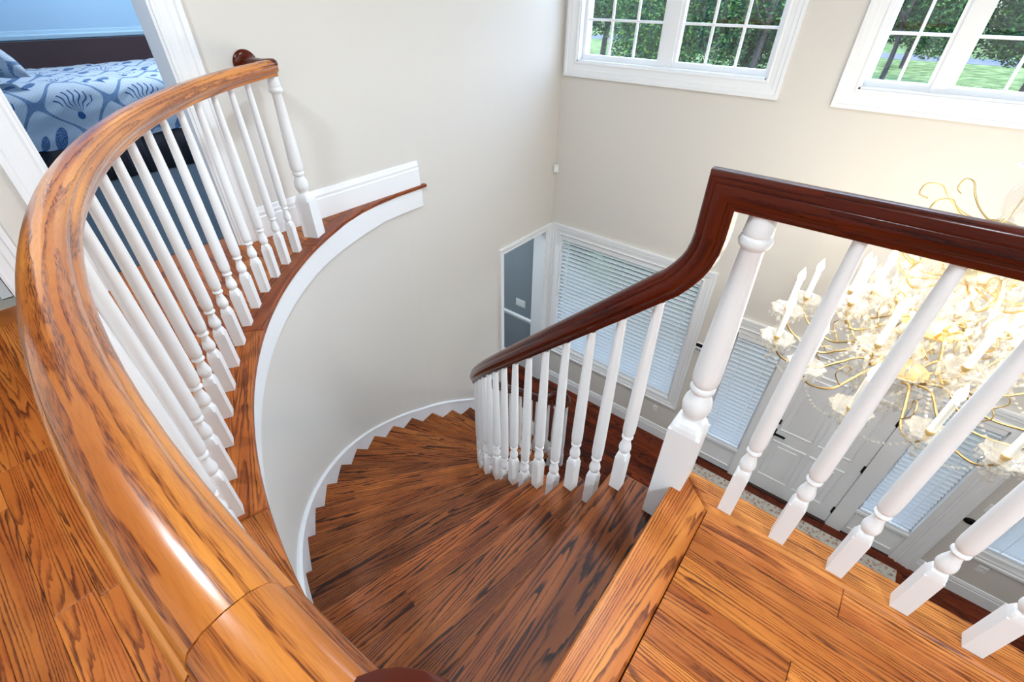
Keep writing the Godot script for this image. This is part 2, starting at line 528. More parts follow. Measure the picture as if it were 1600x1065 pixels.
	structure("trim_4", b.mesh(), white, "white curved fascia board under the edge of the balcony floor", "trim")

func flipx(p: Array, k := -1.0) -> Array:
	var o := []
	for q in p: o.append(Vector2(q.x * k, q.y))
	return o

func casing_out(k := 1.0) -> Array: return flipx(CASING, k)

# wall-side line of the fascia: [point, outward (away from the stairwell)]
func edge_path() -> Array:
	var out := []
	var a := 84.0
	while a <= 160.01:
		var r := RN + 0.034
		if a > 146.0: r = minf(r, rwall(a) - 0.008)
		out.append([pol(r, a), Vector2(cos(deg_to_rad(a)), sin(deg_to_rad(a)))])
		a += 2.0
	for z in [-1.93, -2.02, -2.12, -2.22, -2.33]:
		out.append([Vector2(lerpf(-2.772, XW + 0.004, clampf((-1.9 - z) / 0.25, 0, 1)), z), Vector2(-1, 0)])
	return out

# ------------------------------------------------------------------ floors
func plank_floor(parent: Node, region: PackedVector2Array, z0: float, z1: float, x0: float, x1: float, w: float, y: float, tints: Array, lmin: float, lmax: float, first := []):
	var z := z0
	var row := 0
	while z < z1 - 0.001:
		var x := x0 - rng.randf() * lmin
		while x < x1:
			var l := rng.randf_range(lmin, lmax)
			var cut := x + l
			for f in first:
				if f[0] == row and x < f[1] and cut > f[1] - 0.25:
					cut = f[1]
			l = cut - x
			if l > 0.05:
				var rect := PackedVector2Array([Vector2(x + 0.0006, z + 0.0005), Vector2(cut - 0.0006, z + 0.0005), Vector2(cut - 0.0006, z + w - 0.0005), Vector2(x + 0.0006, z + w - 0.0005)])
				for raw in Geometry2D.intersect_polygons(rect, region):
					var poly := PackedVector2Array()
					for q in raw:
						if poly.is_empty() or (q.distance_to(poly[poly.size() - 1]) > 0.002 and q.distance_to(raw[0]) > 0.002): poly.append(q)
					if poly.size() >= 3 and not Geometry2D.is_polygon_clockwise(poly) or poly.size() >= 3:
						var b := MB.new()
						b.prism(poly, y + rng.randf_range(-0.0003, 0.0003), y - 0.018, 0.0012, Vector2(1, 0) if rng.randf() < 0.5 else Vector2(-1, 0), Vector2(rng.randf_range(0.0, 1.0 - lmax / TILE.x - 0.02) + lmax / TILE.x * 0.5, rng.randf_range(0.2, 0.75)), TILE)
						obj("floor_board", b.mesh(), pick(tints), parent)
			x = cut
		z += w
		row += 1

func floors():
	var sub := flat("joint_filler", rgb8(44, 22, 12), 0.8)
	# upper slab in plan
	var slab := PackedVector2Array()
	for p in nosing_curve(84.2, 160.0): slab.append(p + (Vector2(CX, CZ) - p).normalized() * -0.036)
	slab.append(Vector2(XW, -1.80)); slab.append(Vector2(XW, ZF)); slab.append(Vector2(XR, ZF)); slab.append(Vector2(XR, -1.035)); slab.append(Vector2(-0.117, -1.035))
	var b := MB.new()
	b.prism(slab, -0.0175, -0.155)
	var fl := structure("floor", b.mesh(), sub, "upper hall floor of warm oak boards with a rounded nosing edge", "floor")
	# field boards
	var reg := PackedVector2Array()
	var a := 83.55
	while a <= 160.1:
		reg.append(pol(2.636, a)); a += 1.5
	reg.append(Vector2(XW + 0.001, -1.69))
	for p in [Vector2(XW + 0.001, ZF - 0.01), Vector2(XR - 0.01, ZF - 0.01), Vector2(XR - 0.01, -0.957), Vector2(-0.025, -0.957)]: reg.append(p)
	plank_floor(fl, reg, -0.957, 0.92, -0.03, XR, 0.0853, 0.0, oak_tints, 0.75, 1.5, [[0, 0.325]])
	var regl := PackedVector2Array()
	for p in reg:
		if p.x < -0.02: regl.append(p)
	rng.seed = 77
	var left := PackedVector2Array([Vector2(XW + 0.001, 0.92)])
	a = 160.0
	while a >= 83.5:
		left.append(pol(2.636, a)); a -= 1.5
	left.append(Vector2(-0.0305, 0.03)); left.append(Vector2(-0.0305, 0.92))
	plank_floor(fl, left, -1.725, 0.92, XW - 0.2, -0.03, 0.0853, 0.0, shaded_tints.slice(0, 4), 0.6, 1.3)
	# edge boards with rounded nosings
	var ends := [84.0, 106.2, 128.0, 147.0]
	for i in 3:
		var poly := PackedVector2Array()
		var n := 12
		for k in n + 1: poly.append(pol(RN, lerpf(ends[i] + 0.01, ends[i + 1] - 0.01, float(k) / n)))
		for k in n + 1: poly.append(pol(2.635, lerpf(ends[i + 1] - 0.01, ends[i] + 0.01, float(k) / n)))
		var mb := MB.new()
		var mid := deg_to_rad((ends[i] + ends[i + 1]) / 2)
		mb.prism(poly, 0.0005, -0.022, 0.005, Vector2(-sin(mid), cos(mid)), Vector2(0.5, 0.15 + 0.25 * i), TILE)
		obj("nosing_board", mb.mesh(), [oak_tints[3], shaded_tints[3], shaded_tints[4]][i], fl)  # tints darken towards the far end: shade put into the board colour
	var poly2 := PackedVector2Array()
	for k in 5: poly2.append(pol(RN, 147.0 + k * 1.6))
	for p in [Vector2(-2.637, -1.545), Vector2(-2.70, -1.715), Vector2(-2.742, -1.90), Vector2(-2.762, -2.08), Vector2(-2.766, -2.376), Vector2(XW, -2.376), Vector2(XW, -1.70)]: poly2.append(p)
	for k in 7: poly2.append(pol(2.635, 160.0 - k * 13.0 / 6.0))
	var mb2 := MB.new()
	mb2.prism(poly2, 0.0005, -0.022, 0.005, Vector2(-0.45, -0.89), Vector2(0.3, 0.3), TILE)
	obj("nosing_board", mb2.mesh(), shaded_tints[4], fl)  # darkest tint, carrying the shade of the far corner
	var mb3 := MB.new()
	mb3.prism(PackedVector2Array([Vector2(-0.145, -1.063), Vector2(1.7, -1.063), Vector2(1.7, -0.9578), Vector2(-0.0255, -0.9578)]), 0.0005, -0.022, 0.006, Vector2(1, 0), Vector2(0.05, 0.1), TILE)
	obj("nosing_board", mb3.mesh(), oak_tints[0], fl)
	mb3 = MB.new()
	mb3.prism(PackedVector2Array([Vector2(1.701, -1.063), Vector2(XR, -1.063), Vector2(XR, -0.9578), Vector2(1.701, -0.9578)]), 0.0005, -0.022, 0.006, Vector2(1, 0), Vector2(0.05, 0.5), TILE)
	obj("nosing_board", mb3.mesh(), oak_tints[1], fl)
	mb3 = MB.new()
	mb3.prism(PackedVector2Array([Vector2(-0.1455, -1.062), Vector2(-0.0262, -0.957), Vector2(-0.0262, 0.02), Vector2(-0.145, -0.058)]), 0.0005, -0.022, 0.006, Vector2(0, 1), Vector2(0.4, 0.62), TILE)
	obj("nosing_board", mb3.mesh(), oak_tints[2], fl)
	# white trim under the landing edge
	structure("trim_5", boxes([[V(-0.115, -0.30, -1.052), V(XR, -0.022, -1.034)]]), white, "white fascia board under the straight landing edge", "trim")
	# ground floor
	var gf := structure("floor_lower", boxes([[V(XW - 0.17 - 1.6, YF - 0.2, ZB - 0.2), V(XR + 0.2, YF - 0.0178, ZF + 0.2)]]), sub, "dark reddish oak board floor of the foyer downstairs", "floor")
	rng.seed = 99
	plank_floor(gf, PackedVector2Array([Vector2(-3.6, ZB), Vector2(XR, ZB), Vector2(XR, -2.2), Vector2(-3.6, -2.2)]), ZB, -2.2, -3.6, XR, 0.0853, YF, dark_tints, 0.9, 1.9)
	structure("floor_under_landing", boxes([[V(XW, YF - 0.0178, -2.2 + 0.0005), V(XR, YF, ZF)]]), dark_tints[0], "dark oak floor under the landing", "floor")

# ------------------------------------------------------------------ stairs
func staircase():
	var st := thing("staircase", "curved oak staircase winding down along the white wall to the foyer", "staircase")
	for j in range(1, 18):
		var a1 := TH0 + DTH * j
		var a0 := a1 - DTH - 1.15
		var poly := PackedVector2Array()
		if j == 1:
			poly.append(Vector2(-0.112, -1.06)); poly.append(Vector2(-0.112, -0.02))
			for k in 3:
				poly.append(pol(rwall(88.0) - 0.004, lerpf(87.5, a1, k / 2.0)))
			poly.append(pol(1.53, a1)); poly.append(pol(1.53, a1 - 4.0))
		else:
			for k in 5: poly.append(pol(rwall(lerpf(a0, a1, k / 4.0)) - 0.004, lerpf(a0, a1, k / 4.0)))
			for k in 4: poly.append(pol(1.53, lerpf(a1, a0, k / 3.0)))
		var b := MB.new()
		var mid := deg_to_rad((a0 + a1) / 2 + 1.0)
		b.prism(poly, -j * RISE, -j * RISE - 0.028, 0.009, Vector2(cos(mid), sin(mid)), Vector2(rng.randf_range(0.02, 0.5), rng.randf_range(0.3, 0.7)), TILE)
		obj("tread", b.mesh(), tread_tints[(j * 3 + j / 4) % 5], st)
	for j in range(0, 18):
		var aj := TH0 + DTH * j - 0.75
		var d := Vector2(cos(deg_to_rad(aj)), sin(deg_to_rad(aj)))
		var nrm := Vector2(-d.y, d.x)
		var p0 := pol(1.548, aj)
		var p1 := pol(rwall(aj) - 0.006, aj)
		if j == 0:
			p0 = Vector2(-0.118, -1.04); p1 = Vector2(-0.118, -0.03); nrm = Vector2(1, 0)
		var b := MB.new()
		var ybot := -(j + 1) * RISE if j < 17 else YF
		b.prism(PackedVector2Array([p0, p1, p1 - nrm * 0.016, p0 - nrm * 0.016]), -j * RISE - 0.0235, ybot - 0.004, 0.0, d, Vector2(rng.randf() * 0.5, rng.randf()), TILE)
		obj("riser", b.mesh(), tread_tints[3], st)
	# inner stringer, plaster soffit
	for q in [["stringer", 1.536, 1.556, -0.42, -0.02, white], ["soffit", 1.558, 2.57, -0.44, -0.41, paint]]:
		var b := MB.new()
		var rings := []
		var a := 86.0
		while a <= 202.0:
			var ro: float = minf(q[2], rwall(a) - 0.003)
			var yb: float = maxf(yn(a) + q[3] - 0.2, YF + 0.001)
			var yt: float = maxf(yn(a) + q[4] - 0.2, YF + 0.002)
			var pi := pol(q[1], a); var po := pol(ro, a)
			rings.append([V(pi.x, yb, pi.y), V(po.x, yb, po.y), V(po.x, yt, po.y), V(pi.x, yt, pi.y)])
			a += 2.0
		b.loft(rings, true, true, -1)
		obj(q[0], b.mesh(), q[5], st)
	# wall skirt with a cap bead
	for q in [["skirt_board", 0.012, -0.30, 0.062, white], ["skirt_cap", 0.020, 0.058, 0.085, white]]:
		var b := MB.new()
		var rings := []
		var a := 84.5
		while a <= 199.0:
			var r := rwall(a)
			var pi := pol(r - q[1], a); var po := pol(r + 0.003, a)
			var extra := 0.05 * smoothstep(164.0, 176.0, a)
			var yb: float = maxf(yn(a) + q[2] + (extra if q[0] == "skirt_cap" else 0.0), YF + 0.001)
			var yt: float = maxf(yn(a) + q[3] + extra, YF + 0.15)
			var pc := pol(r - q[1] * 0.45, a)
			rings.append([V(po.x, yb, po.y), V(pi.x, yb, pi.y), V(pi.x, yt - 0.009, pi.y), V(pc.x, yt, pc.y), V(po.x, yt, po.y)])
			a += 1.5
		b.loft(rings, true, true, -1)
		obj(q[0], b.mesh(), q[4], st)

# ------------------------------------------------------------------ railings
func balcony_railing():
	var t := thing("balcony_railing", "curved balcony railing with honey oak handrail and white balusters", "railing")
	var bm := baluster_mesh(0.857)
	var k := -6
	while k <= 12:
		var a := 106.96 + 3.198 * k
		var p := pol(2.619, a)
		var o := obj("baluster", bm, white, t)
		o.position = V(p.x, 0, p.y); o.rotation.y = -deg_to_rad(a)
		k += 1
	var nm := newel_mesh(0.0)
	var pn := Vector2(-2.592, -1.292)
	var o1 := obj("newel_post", nm, white, t)
	o1.position = V(pn.x, 0, pn.y); o1.rotation.y = -deg_to_rad(150.2)
	var pnear := Vector2(-0.066, 0.0095)
	var o2 := obj("newel_post", nm, white, t)
	o2.position = V(pnear.x, 0, pnear.y)
	# handrail in two lengths with a visible butt joint near the camera
	for seg in [[85.2, 87.25, 0.0, 0.71], [87.27, 150.2, 0.03, 0.0]]:
		var pts := []
		var sides := []
		var n := int(ceil((seg[1] - seg[0]) / 1.5))
		for i in n + 1:
			var a := lerpf(seg[0], seg[1], float(i) / n)
			var p := pol(2.609, a)
			pts.append(V(p.x, 0.855, p.y))
			sides.append(V(cos(deg_to_rad(a)), 0, sin(deg_to_rad(a))) * -1.0)
		var b := MB.new()
		# runs with increasing angle: tangent x side = up
		b.sweep(pts, sides, flip_up(pts, sides), RTILE.x, RTILE.y, true, false, seg[2] + seg[3])
		obj("handrail", b.mesh(), rail_oak, t)
	# return from the far newel to the wall, with its rosette
	var b2 := MB.new()
	var rp := [V(pn.x + 0.02, 0.855, pn.y + 0.0), V(XW + 0.012, 0.855, pn.y + 0.02)]
	b2.sweep(rp, [V(0, 0, 1)], flip_up(rp, [V(0, 0, 1)]), RTILE.x, RTILE.y)
	var ret := obj("rail_return", b2.mesh(), rail_dark, t)
	ret.set_meta("label", "dark stained rail return to the wall")
	var b3 := MB.new()
	b3.lathe([Vector2(0, 0.0), Vector2(0.062, 0.0), Vector2(0.064, 0.006), Vector2(0.058, 0.014), Vector2(0.045, 0.02), Vector2(0, 0.022)], 32, Transform3D(Basis(Vector3(0, 0, 1), -PI / 2), V(XW, 0.893, pn.y + 0.02)))
	obj("rosette", b3.mesh(), rail_dark, t)
	# caps over the newels
	for q in [[pn, 0.042], [pnear, 0.0565]]:
		var b4 := MB.new()
		var r: float = q[1]
		b4.lathe([Vector2(0, 0.852), Vector2(r * 0.68, 0.852), Vector2(r * 0.72, 0.866), Vector2(r * 0.93, 0.876), Vector2(r * 0.95, 0.884), Vector2(r * 0.86, 0.889), Vector2(r * 0.97, 0.896), Vector2(r, 0.905), Vector2(r * 0.93, 0.918), Vector2(r * 0.7, 0.9262), Vector2(0, 0.9285)], 28, Transform3D(Basis.IDENTITY, V(q[0].x, 0, q[0].y)))
		obj("newel_cap", b4.mesh(), rail_dark, t)

func flip_up(pts: Array, sides: Array) -> Array:
	# keeps the profile upright whichever way the path runs
	var tn: Vector3 = (pts[1] - pts[0]).normalized()
	if tn.cross(sides[0]).y > 0: return RAIL
	var o := []
	for q in RAIL: o.append(Vector2(q.x, -q.y))
	return o

func stair_railing():
	var t := thing("stair_railing", "landing and stair railing with dark red gooseneck handrail and white balusters", "railing")
	var bm := baluster_mesh(0.853)
	for k in 23:
		var o := obj("baluster", bm, white, t)
		o.position = V(0.0125 + 0.1418 * k, 0, -1.0)
	var n := obj("newel_post", newel_mesh(-RISE), white, t)
	n.position = V(-0.158, 0, -1.01)
	var fm := baluster_mesh(0.767)
	var km := baluster_mesh(0.86)
	for j in range(1, 18):
		for s in [[fm, -1.5], [km, -4.755]]:
			if j == 1 and s[1] < -4: continue
			var a: float = TH0 + DTH * j + s[1]
			var p := pol(1.595, a)
			var o := obj("baluster", s[0], white, t)
			o.position = V(p.x, -j * RISE, p.y); o.rotation.y = -deg_to_rad(a)
	# level rail, gooseneck
	var pts := [V(XR - 0.01, 0.85, -1.0), V(-0.209, 0.85, -1.0), V(-0.209, 0.785, -1.0), V(-0.212, 0.75, -1.0), V(-0.2195, 0.718, -1.0), V(-0.232, 0.687, -1.0), V(-0.25, 0.657, -0.999), V(-0.274, 0.624, -0.9985)]
	var b := MB.new()
	b.sweep(pts.slice(0, 3), [V(0, 0, 1)], RAIL, RTILE.x, RTILE.y, true)
	var lr := obj("handrail", b.mesh(), rail_dark, t)
	lr.set_meta("label", "dark red level rail with mitred gooseneck")
	# stair rail
	var sp := pts.slice(2)
	var ss := []
	for q in sp: ss.append(V(0, 0, 1))
	var a := 89.4
	while a <= 190.0:
		var p := pol(1.595, a)
		sp.append(V(p.x, yn(a) + 0.722, p.y)); ss.append(V(cos(deg_to_rad(a)), 0, sin(deg_to_rad(a))))
		a += 1.8
	# level out, then the volute scroll turning into the foyer
	var yv := yn(a - 1.8) + 0.722
	for k in 4:
		a = 191.5 + k * 1.6
		var p := pol(1.595, a)
		yv -= [0.035, 0.022, 0.012, 0.004][k]
		sp.append(V(p.x, yv, p.y)); ss.append(V(cos(deg_to_rad(a)), 0, sin(deg_to_rad(a))))
	var tan := deg_to_rad(a + 90.0)
	var pos: Vector3 = sp[-1]
	var rad := 0.105
	for k in 26:
		tan += 0.235
		rad = lerpf(0.105, 0.032, k / 25.0)
		pos += V(cos(tan), 0, sin(tan)) * rad * 0.235
		sp.append(pos); ss.append(V(cos(tan - PI / 2), 0, sin(tan - PI / 2)))
	b = MB.new()
	b.sweep(sp, ss, RAIL, RTILE.x * 1.2, RTILE.y, true, false, 0.1)
	obj("handrail", b.mesh(), rail_dark, t)
	var vc := MB.new()
	vc.lathe([Vector2(0, yv), Vector2(0.04, yv), Vector2(0.048, yv + 0.02), Vector2(0.05, yv + 0.05), Vector2(0.03, yv + 0.068), Vector2(0, yv + 0.07)], 20, Transform3D(Basis.IDENTITY, V(pos.x, 0, pos.z)))
	obj("volute_eye", vc.mesh(), rail_dark, t)
	var o := obj("newel_post", newel_mesh(0.0), white, t)
	o.position = V(pos.x, YF, pos.z); o.scale.y = (yv - YF) / 0.857
	for k in 3:
		var q: Vector3 = sp[sp.size() - 24 + k * 6]
		var bo := obj("baluster", bm, white, t)
		bo.position = V(q.x, YF, q.z); bo.scale.y = (yv - YF) / 0.853

# ------------------------------------------------------------------ window wall
func glass_mat() -> StandardMaterial3D:
	if mats.has("window_glass"): return mats["window_glass"]
	var g := flat("window_glass", Color(0.5, 0.58, 0.6, 0.015), 0.02)
	g.transparency = BaseMaterial3D.TRANSPARENCY_ALPHA
	return g

func sash(win: Node, x0: float, x1: float, y0: float, y1: float, cols: int, ph: float):
	# frame, glazing bars, one pane for each opening
	var z := ZB - 0.085
	var f := 0.028
	var b := MB.new()
	for q in [[V(x0, y0, z - 0.03), V(x1, y0 + 0.042, z + 0.02)], [V(x0, y1 - f, z - 0.03), V(x1, y1, z + 0.02)], [V(x0, y0 + 0.042, z - 0.03), V(x0 + f, y1 - f, z + 0.02)], [V(x1 - f, y0 + 0.042, z - 0.03), V(x1, y1 - f, z + 0.02)]]: b.box(q[0], q[1])
	obj("sash", b.mesh(), white, win)
	var w := (x1 - x0 - 2 * f) / cols
	var rows := int(round((y1 - y0 - f - 0.042) / ph))
	var h := (y1 - y0 - f - 0.042) / rows
	for i in range(1, cols):
		var m := boxes([[V(x0 + f + i * w - 0.009, y0 + 0.042, z - 0.016), V(x0 + f + i * w + 0.009, y1 - f, z + 0.004)]])
		obj("glazing_bar", m, white, win)
	for k in range(1, rows):
		var m := boxes([[V(x0 + f, y0 + 0.042 + k * h - 0.009, z - 0.0155), V(x1 - f, y0 + 0.042 + k * h + 0.009, z + 0.0045)]])
		obj("glazing_bar", m, white, win)
	var pm := boxes([[V(-w / 2 + 0.0095, -h / 2 + 0.0095, -0.002), V(w / 2 - 0.0095, h / 2 - 0.0095, 0.002)]])
	for i in cols:
		for k in rows:
			var o := obj("pane", pm, glass_mat(), win)
			o.position = V(x0 + f + (i + 0.5) * w, y0 + 0.042 + (k + 0.5) * h, z - 0.006)

func lining(b: MB, x0: float, x1: float, y0: float, y1: float, sill := true):
	b.box(V(x0 - 0.004, y0, ZB - 0.199), V(x0 + 0.012, y1, ZB + 0.001))
	b.box(V(x1 - 0.012, y0, ZB - 0.199), V(x1 + 0.004, y1, ZB + 0.001))
	b.box(V(x0, y1 - 0.012, ZB - 0.199), V(x1, y1 + 0.004, ZB + 0.001))
	if sill: b.box(V(x0, y0 - 0.004, ZB - 0.199), V(x1, y0 + 0.012, ZB + 0.001))

func rect_path(x0: float, x1: float, y0: float, y1: float) -> Array:
	return [V(x0, y0, ZB), V(x0, y1, ZB), V(x1, y1, ZB), V(x1, y0, ZB)]

func window(called: String, label: String, o: Array) -> MeshInstance3D:
	var b := MB.new()
	moulding(b, rect_path(o[0], o[1], o[2], o[3]), Vector3.BACK, CASING, true)
	lining(b, o[0], o[1], o[2], o[3])
	return structure(called, b.mesh(), white, label, "window")

func blind(label: String, x0: float, x1: float, y0: float, y1: float):
	var t := thing("window_blind", label, "blind", V((x0 + x1) / 2, y1, ZB - 0.035), "slatted blinds on the foyer windows")
	var w := (x1 - x0) / 2
	var slat_m := flat("blind_slat", rgb8(240, 243, 246), 0.5)
	slat_m.backlight_enabled = true
	slat_m.backlight = Color(0.76, 0.78, 0.8)
	var b := MB.new()
	b.box(V(-w, -0.05, -0.03), V(w, 0.0, 0.03))
	obj("headrail", b.mesh(), white, t)
	var sm := MB.new()
	var d := 0.029
	var ph := deg_to_rad(12.0)
	var prof := [Vector2(-d, 0.0), Vector2(-d * 0.4, 0.0026), Vector2(d * 0.4, 0.0026), Vector2(d, 0.0), Vector2(d * 0.4, 0.0004), Vector2(-d * 0.4, 0.0004)]
	var rot := []
	for q in prof: rot.append(Vector2(q.x * cos(ph) - q.y * sin(ph), q.x * sin(ph) + q.y * cos(ph)))
	# along x: side is -z outwards, so the outer edge stands higher
	sm.sweep([V(-w + 0.006, 0, 0), V(w - 0.006, 0, 0)], [V(0, 0, -1)], rot, 1.0, 1.0, false)
	var mesh := sm.mesh()
	var n := int((y1 - y0 - 0.085) / 0.052) + 1
	for k in n:
		var o := obj("slat", mesh, slat_m, t)
		o.position = V(0, -0.075 - k * 0.052, 0)
	b = MB.new()
	b.box(V(-w + 0.004, y0 - y1 + 0.004, -0.024), V(w - 0.004, y0 - y1 + 0.026, 0.024))
	obj("bottom_rail", b.mesh(), white, t)
	var cords := maxi(2, int(round(w * 2 / 0.5)))
	for k in cords:
		var cx := lerpf(-w + 0.09, w - 0.09, float(k) / (cords - 1))
		b = MB.new()
		b.box(V(cx - 0.0015, y0 - y1 + 0.02, 0.0255), V(cx + 0.0015, -0.04, 0.0275))
		obj("ladder_cord", b.mesh(), white, t)

func window_wall():
	var w1 := window("window_1", "white upper window with six columns of panes beside the room corner", [-2.635, -0.965, 0.69, 2.10])
	sash(w1, -2.622, -1.855, 0.702, 2.088, 3, 0.272)
	sash(w1, -1.745, -0.978, 0.702, 2.088, 3, 0.272)
	obj("mullion", boxes([[V(-1.856, 0.70, ZB - 0.12), V(-1.744, 2.09, ZB - 0.05)]]), white, w1)
	var w2 := window("window_2", "white upper window over the front door, with narrow side sash", [-0.372, 1.352, 0.69, 2.10])
	sash(w2, -0.36, 0.012, 0.702, 2.088, 2, 0.272)
	sash(w2, 0.095, 0.885, 0.702, 2.088, 3, 0.272)
	sash(w2, 0.968, 1.34, 0.702, 2.088, 2, 0.272)
	obj("mullion", boxes([[V(0.011, 0.70, ZB - 0.12), V(0.096, 2.09, ZB - 0.05)]]), white, w2)
	obj("mullion", boxes([[V(0.884, 0.70, ZB - 0.12), V(0.969, 2.09, ZB - 0.05)]]), white, w2)
	var w3 := window("window_3", "white lower window near the corner, covered by a blind", [-2.655, -0.985, -2.62, -1.03])
	sash(w3, -2.642, -0.998, -2.608, -1.042, 1, 1.6)
	var w4 := window("window_4", "white lower window to the right of the front door", [1.93, 3.30, -2.66, -1.03])
	sash(w4, 1.943, 3.287, -2.648, -1.042, 1, 1.6)
	blind("wide white slatted blind on the lower window near the corner", -2.64, -1.0, -2.605, -1.042)
	blind("white slatted blind on the lower window right of the entrance", 1.945, 3.285, -2.645, -1.042)
	# entrance: frame, sidelights, door
	var b := MB.new()
	moulding(b, [V(-0.58, YF, ZB), V(-0.58, -1.385, ZB), V(1.56, -1.385, ZB), V(1.56, YF, ZB)], Vector3.BACK, CASING, false)
	b.box(V(-0.58, YF, ZB - 0.15), V(-0.53, -1.385, ZB + 0.001))
	b.box(V(1.51, YF, ZB - 0.15), V(1.56, -1.385, ZB + 0.001))
	b.box(V(-0.53, -1.44, ZB - 0.15), V(1.51, -1.385, ZB + 0.001))
	b.box(V(-0.095, YF, ZB - 0.15), V(0.048, -1.44, ZB + 0.004))
	b.box(V(0.932, YF, ZB - 0.15), V(1.075, -1.44, ZB + 0.004))
	structure("trim_6", b.mesh(), white, "white frame and casing of the front entrance with sidelights", "trim")
	for q in [[-0.53, -0.095, "window_5", "narrow white sidelight window to the left of the front door", "narrow white blind on the sidelight left of the front door"], [1.075, 1.51, "window_6", "narrow white sidelight window to the right of the front door", "narrow white blind on the sidelight right of the front door"]]:
		b = MB.new()
		b.box(V(q[0], YF, ZB - 0.13), V(q[1], -2.92, ZB - 0.02))
		b.box(V(q[0] - 0.0, -2.93, ZB - 0.13), V(q[1] + 0.0, -2.90, ZB + 0.012))
		moulding(b, [V(q[0] + 0.035, YF + 0.10, ZB - 0.02), V(q[0] + 0.035, -2.975, ZB - 0.02), V(q[1] - 0.035, -2.975, ZB - 0.02), V(q[1] - 0.035, YF + 0.10, ZB - 0.02)], Vector3.BACK, [Vector2(0, 0), Vector2(0.006, 0.01), Vector2(0.016, 0.01), Vector2(0.02, 0)], true)
		var w := structure(q[2], b.mesh(), white, q[3], "window")
		sash(w, q[0], q[1], -2.90, -1.44, 1, 1.6)
		blind(q[4], q[0] + 0.012, q[1] - 0.012, -2.895, -1.445)
	front_door()
	# baseboards downstairs
	for q in [["baseboard_back", -2.79, -0.70, "white baseboard under the blind near the corner"], ["baseboard_entrance", 1.68, XR, "white baseboard to the right of the entrance"]]:
		b = MB.new()
		moulding(b, [V(q[1], YF, ZB), V(q[2], YF, ZB)], Vector3.BACK, BASE, false)
		structure(q[0], b.mesh(), white, q[3], "baseboard")

func front_door():
	var x0 := 0.052
	var x1 := 0.928
	var y0 := YF + 0.012
	var y1 := -1.445
	var zf := ZB - 0.02
	var b := MB.new()
	b.box(V(x0, y0, zf - 0.045), V(x1, y1, zf))
	var door := structure("door_1", b.mesh(), white, "white panelled front door with black lever handle", "door")
	for c in 2:
		var px0 := x0 + 0.125 + c * 0.345
		var px1 := px0 + 0.281
		for q in [[y0 + 0.22, -2.55], [-2.36, -1.60]]:
			var m := MB.new()
			moulding(m, [V(px0, q[0], zf), V(px0, q[1], zf), V(px1, q[1], zf), V(px1, q[0], zf)], Vector3.BACK, [Vector2(0, 0), Vector2(0, 0.004), Vector2(0.006, 0.010), Vector2(0.014, 0.006), Vector2(0.02, 0.0)], true)
			var i := 0.045
			m.cbox(V(px0 + i, -0.006, q[0] + i), V(px1 - i, 0.008, q[1] - i), 0.006, Transform3D(Basis(V(1, 0, 0), V(0, 0, 1), V(0, 1, 0)), V(0, 0, zf)))
			obj("panel", m.mesh(), white, door)
	var black := flat("black_iron", rgb8(22, 22, 24), 0.4, 0.6)
	b = MB.new()
	b.cbox(V(-0.022, 0, -0.05), V(0.022, 0.012, 0.05), 0.004, Transform3D(Basis(V(1, 0, 0), V(0, 0, 1), V(0, 1, 0)), V(0.128, -2.43, zf)))
	b.lathe([Vector2(0.011, 0.0), Vector2(0.011, 0.05), Vector2(0, 0.052)], 14, Transform3D(Basis(V(1, 0, 0), V(0, 0, 1), V(0, -1, 0)), V(0.128, -2.415, zf)))
	b.sweep([V(0.12, -2.415, zf + 0.05), V(0.18, -2.415, zf + 0.052), V(0.225, -2.42, zf + 0.046), V(0.242, -2.428, zf + 0.04)], [V(0, 1, 0)], [Vector2(-0.011, -0.006), Vector2(0.011, -0.006), Vector2(0.011, 0.006), Vector2(-0.011, 0.006)], 1.0, 1.0, false)
	obj("lever_handle", b.mesh(), black, door)
	b = MB.new()
	b.cbox(V(-0.024, 0, -0.032), V(0.024, 0.016, 0.032), 0.005, Transform3D(Basis(V(1, 0, 0), V(0, 0, 1), V(0, 1, 0)), V(0.128, -2.275, zf)))
	b.box(V(0.122, -2.29, zf + 0.014), V(0.134, -2.26, zf + 0.03))
	obj("deadbolt", b.mesh(), black, door)
	for y in [-3.07, -2.40, -1.75]:
		b = MB.new()
		b.lathe([Vector2(0.0, -0.05), Vector2(0.008, -0.05), Vector2(0.008, 0.05), Vector2(0.0, 0.05)], 10, Transform3D(Basis.IDENTITY, V(x1 + 0.002, y, zf + 0.008)))
		b.box(V(x1 - 0.014, y - 0.045, zf - 0.001), V(x1 + 0.003, y + 0.045, zf + 0.003))
		obj("hinge", b.mesh(), black, door)
	b = MB.new()
	b.box(V(x0 - 0.01, YF, ZB - 0.15), V(x1 + 0.01, YF + 0.012, ZB + 0.02))
	structure("trim_7", b.mesh(), flat("threshold_bronze", rgb8(52, 30, 22), 0.4), "dark threshold under the front door", "trim")

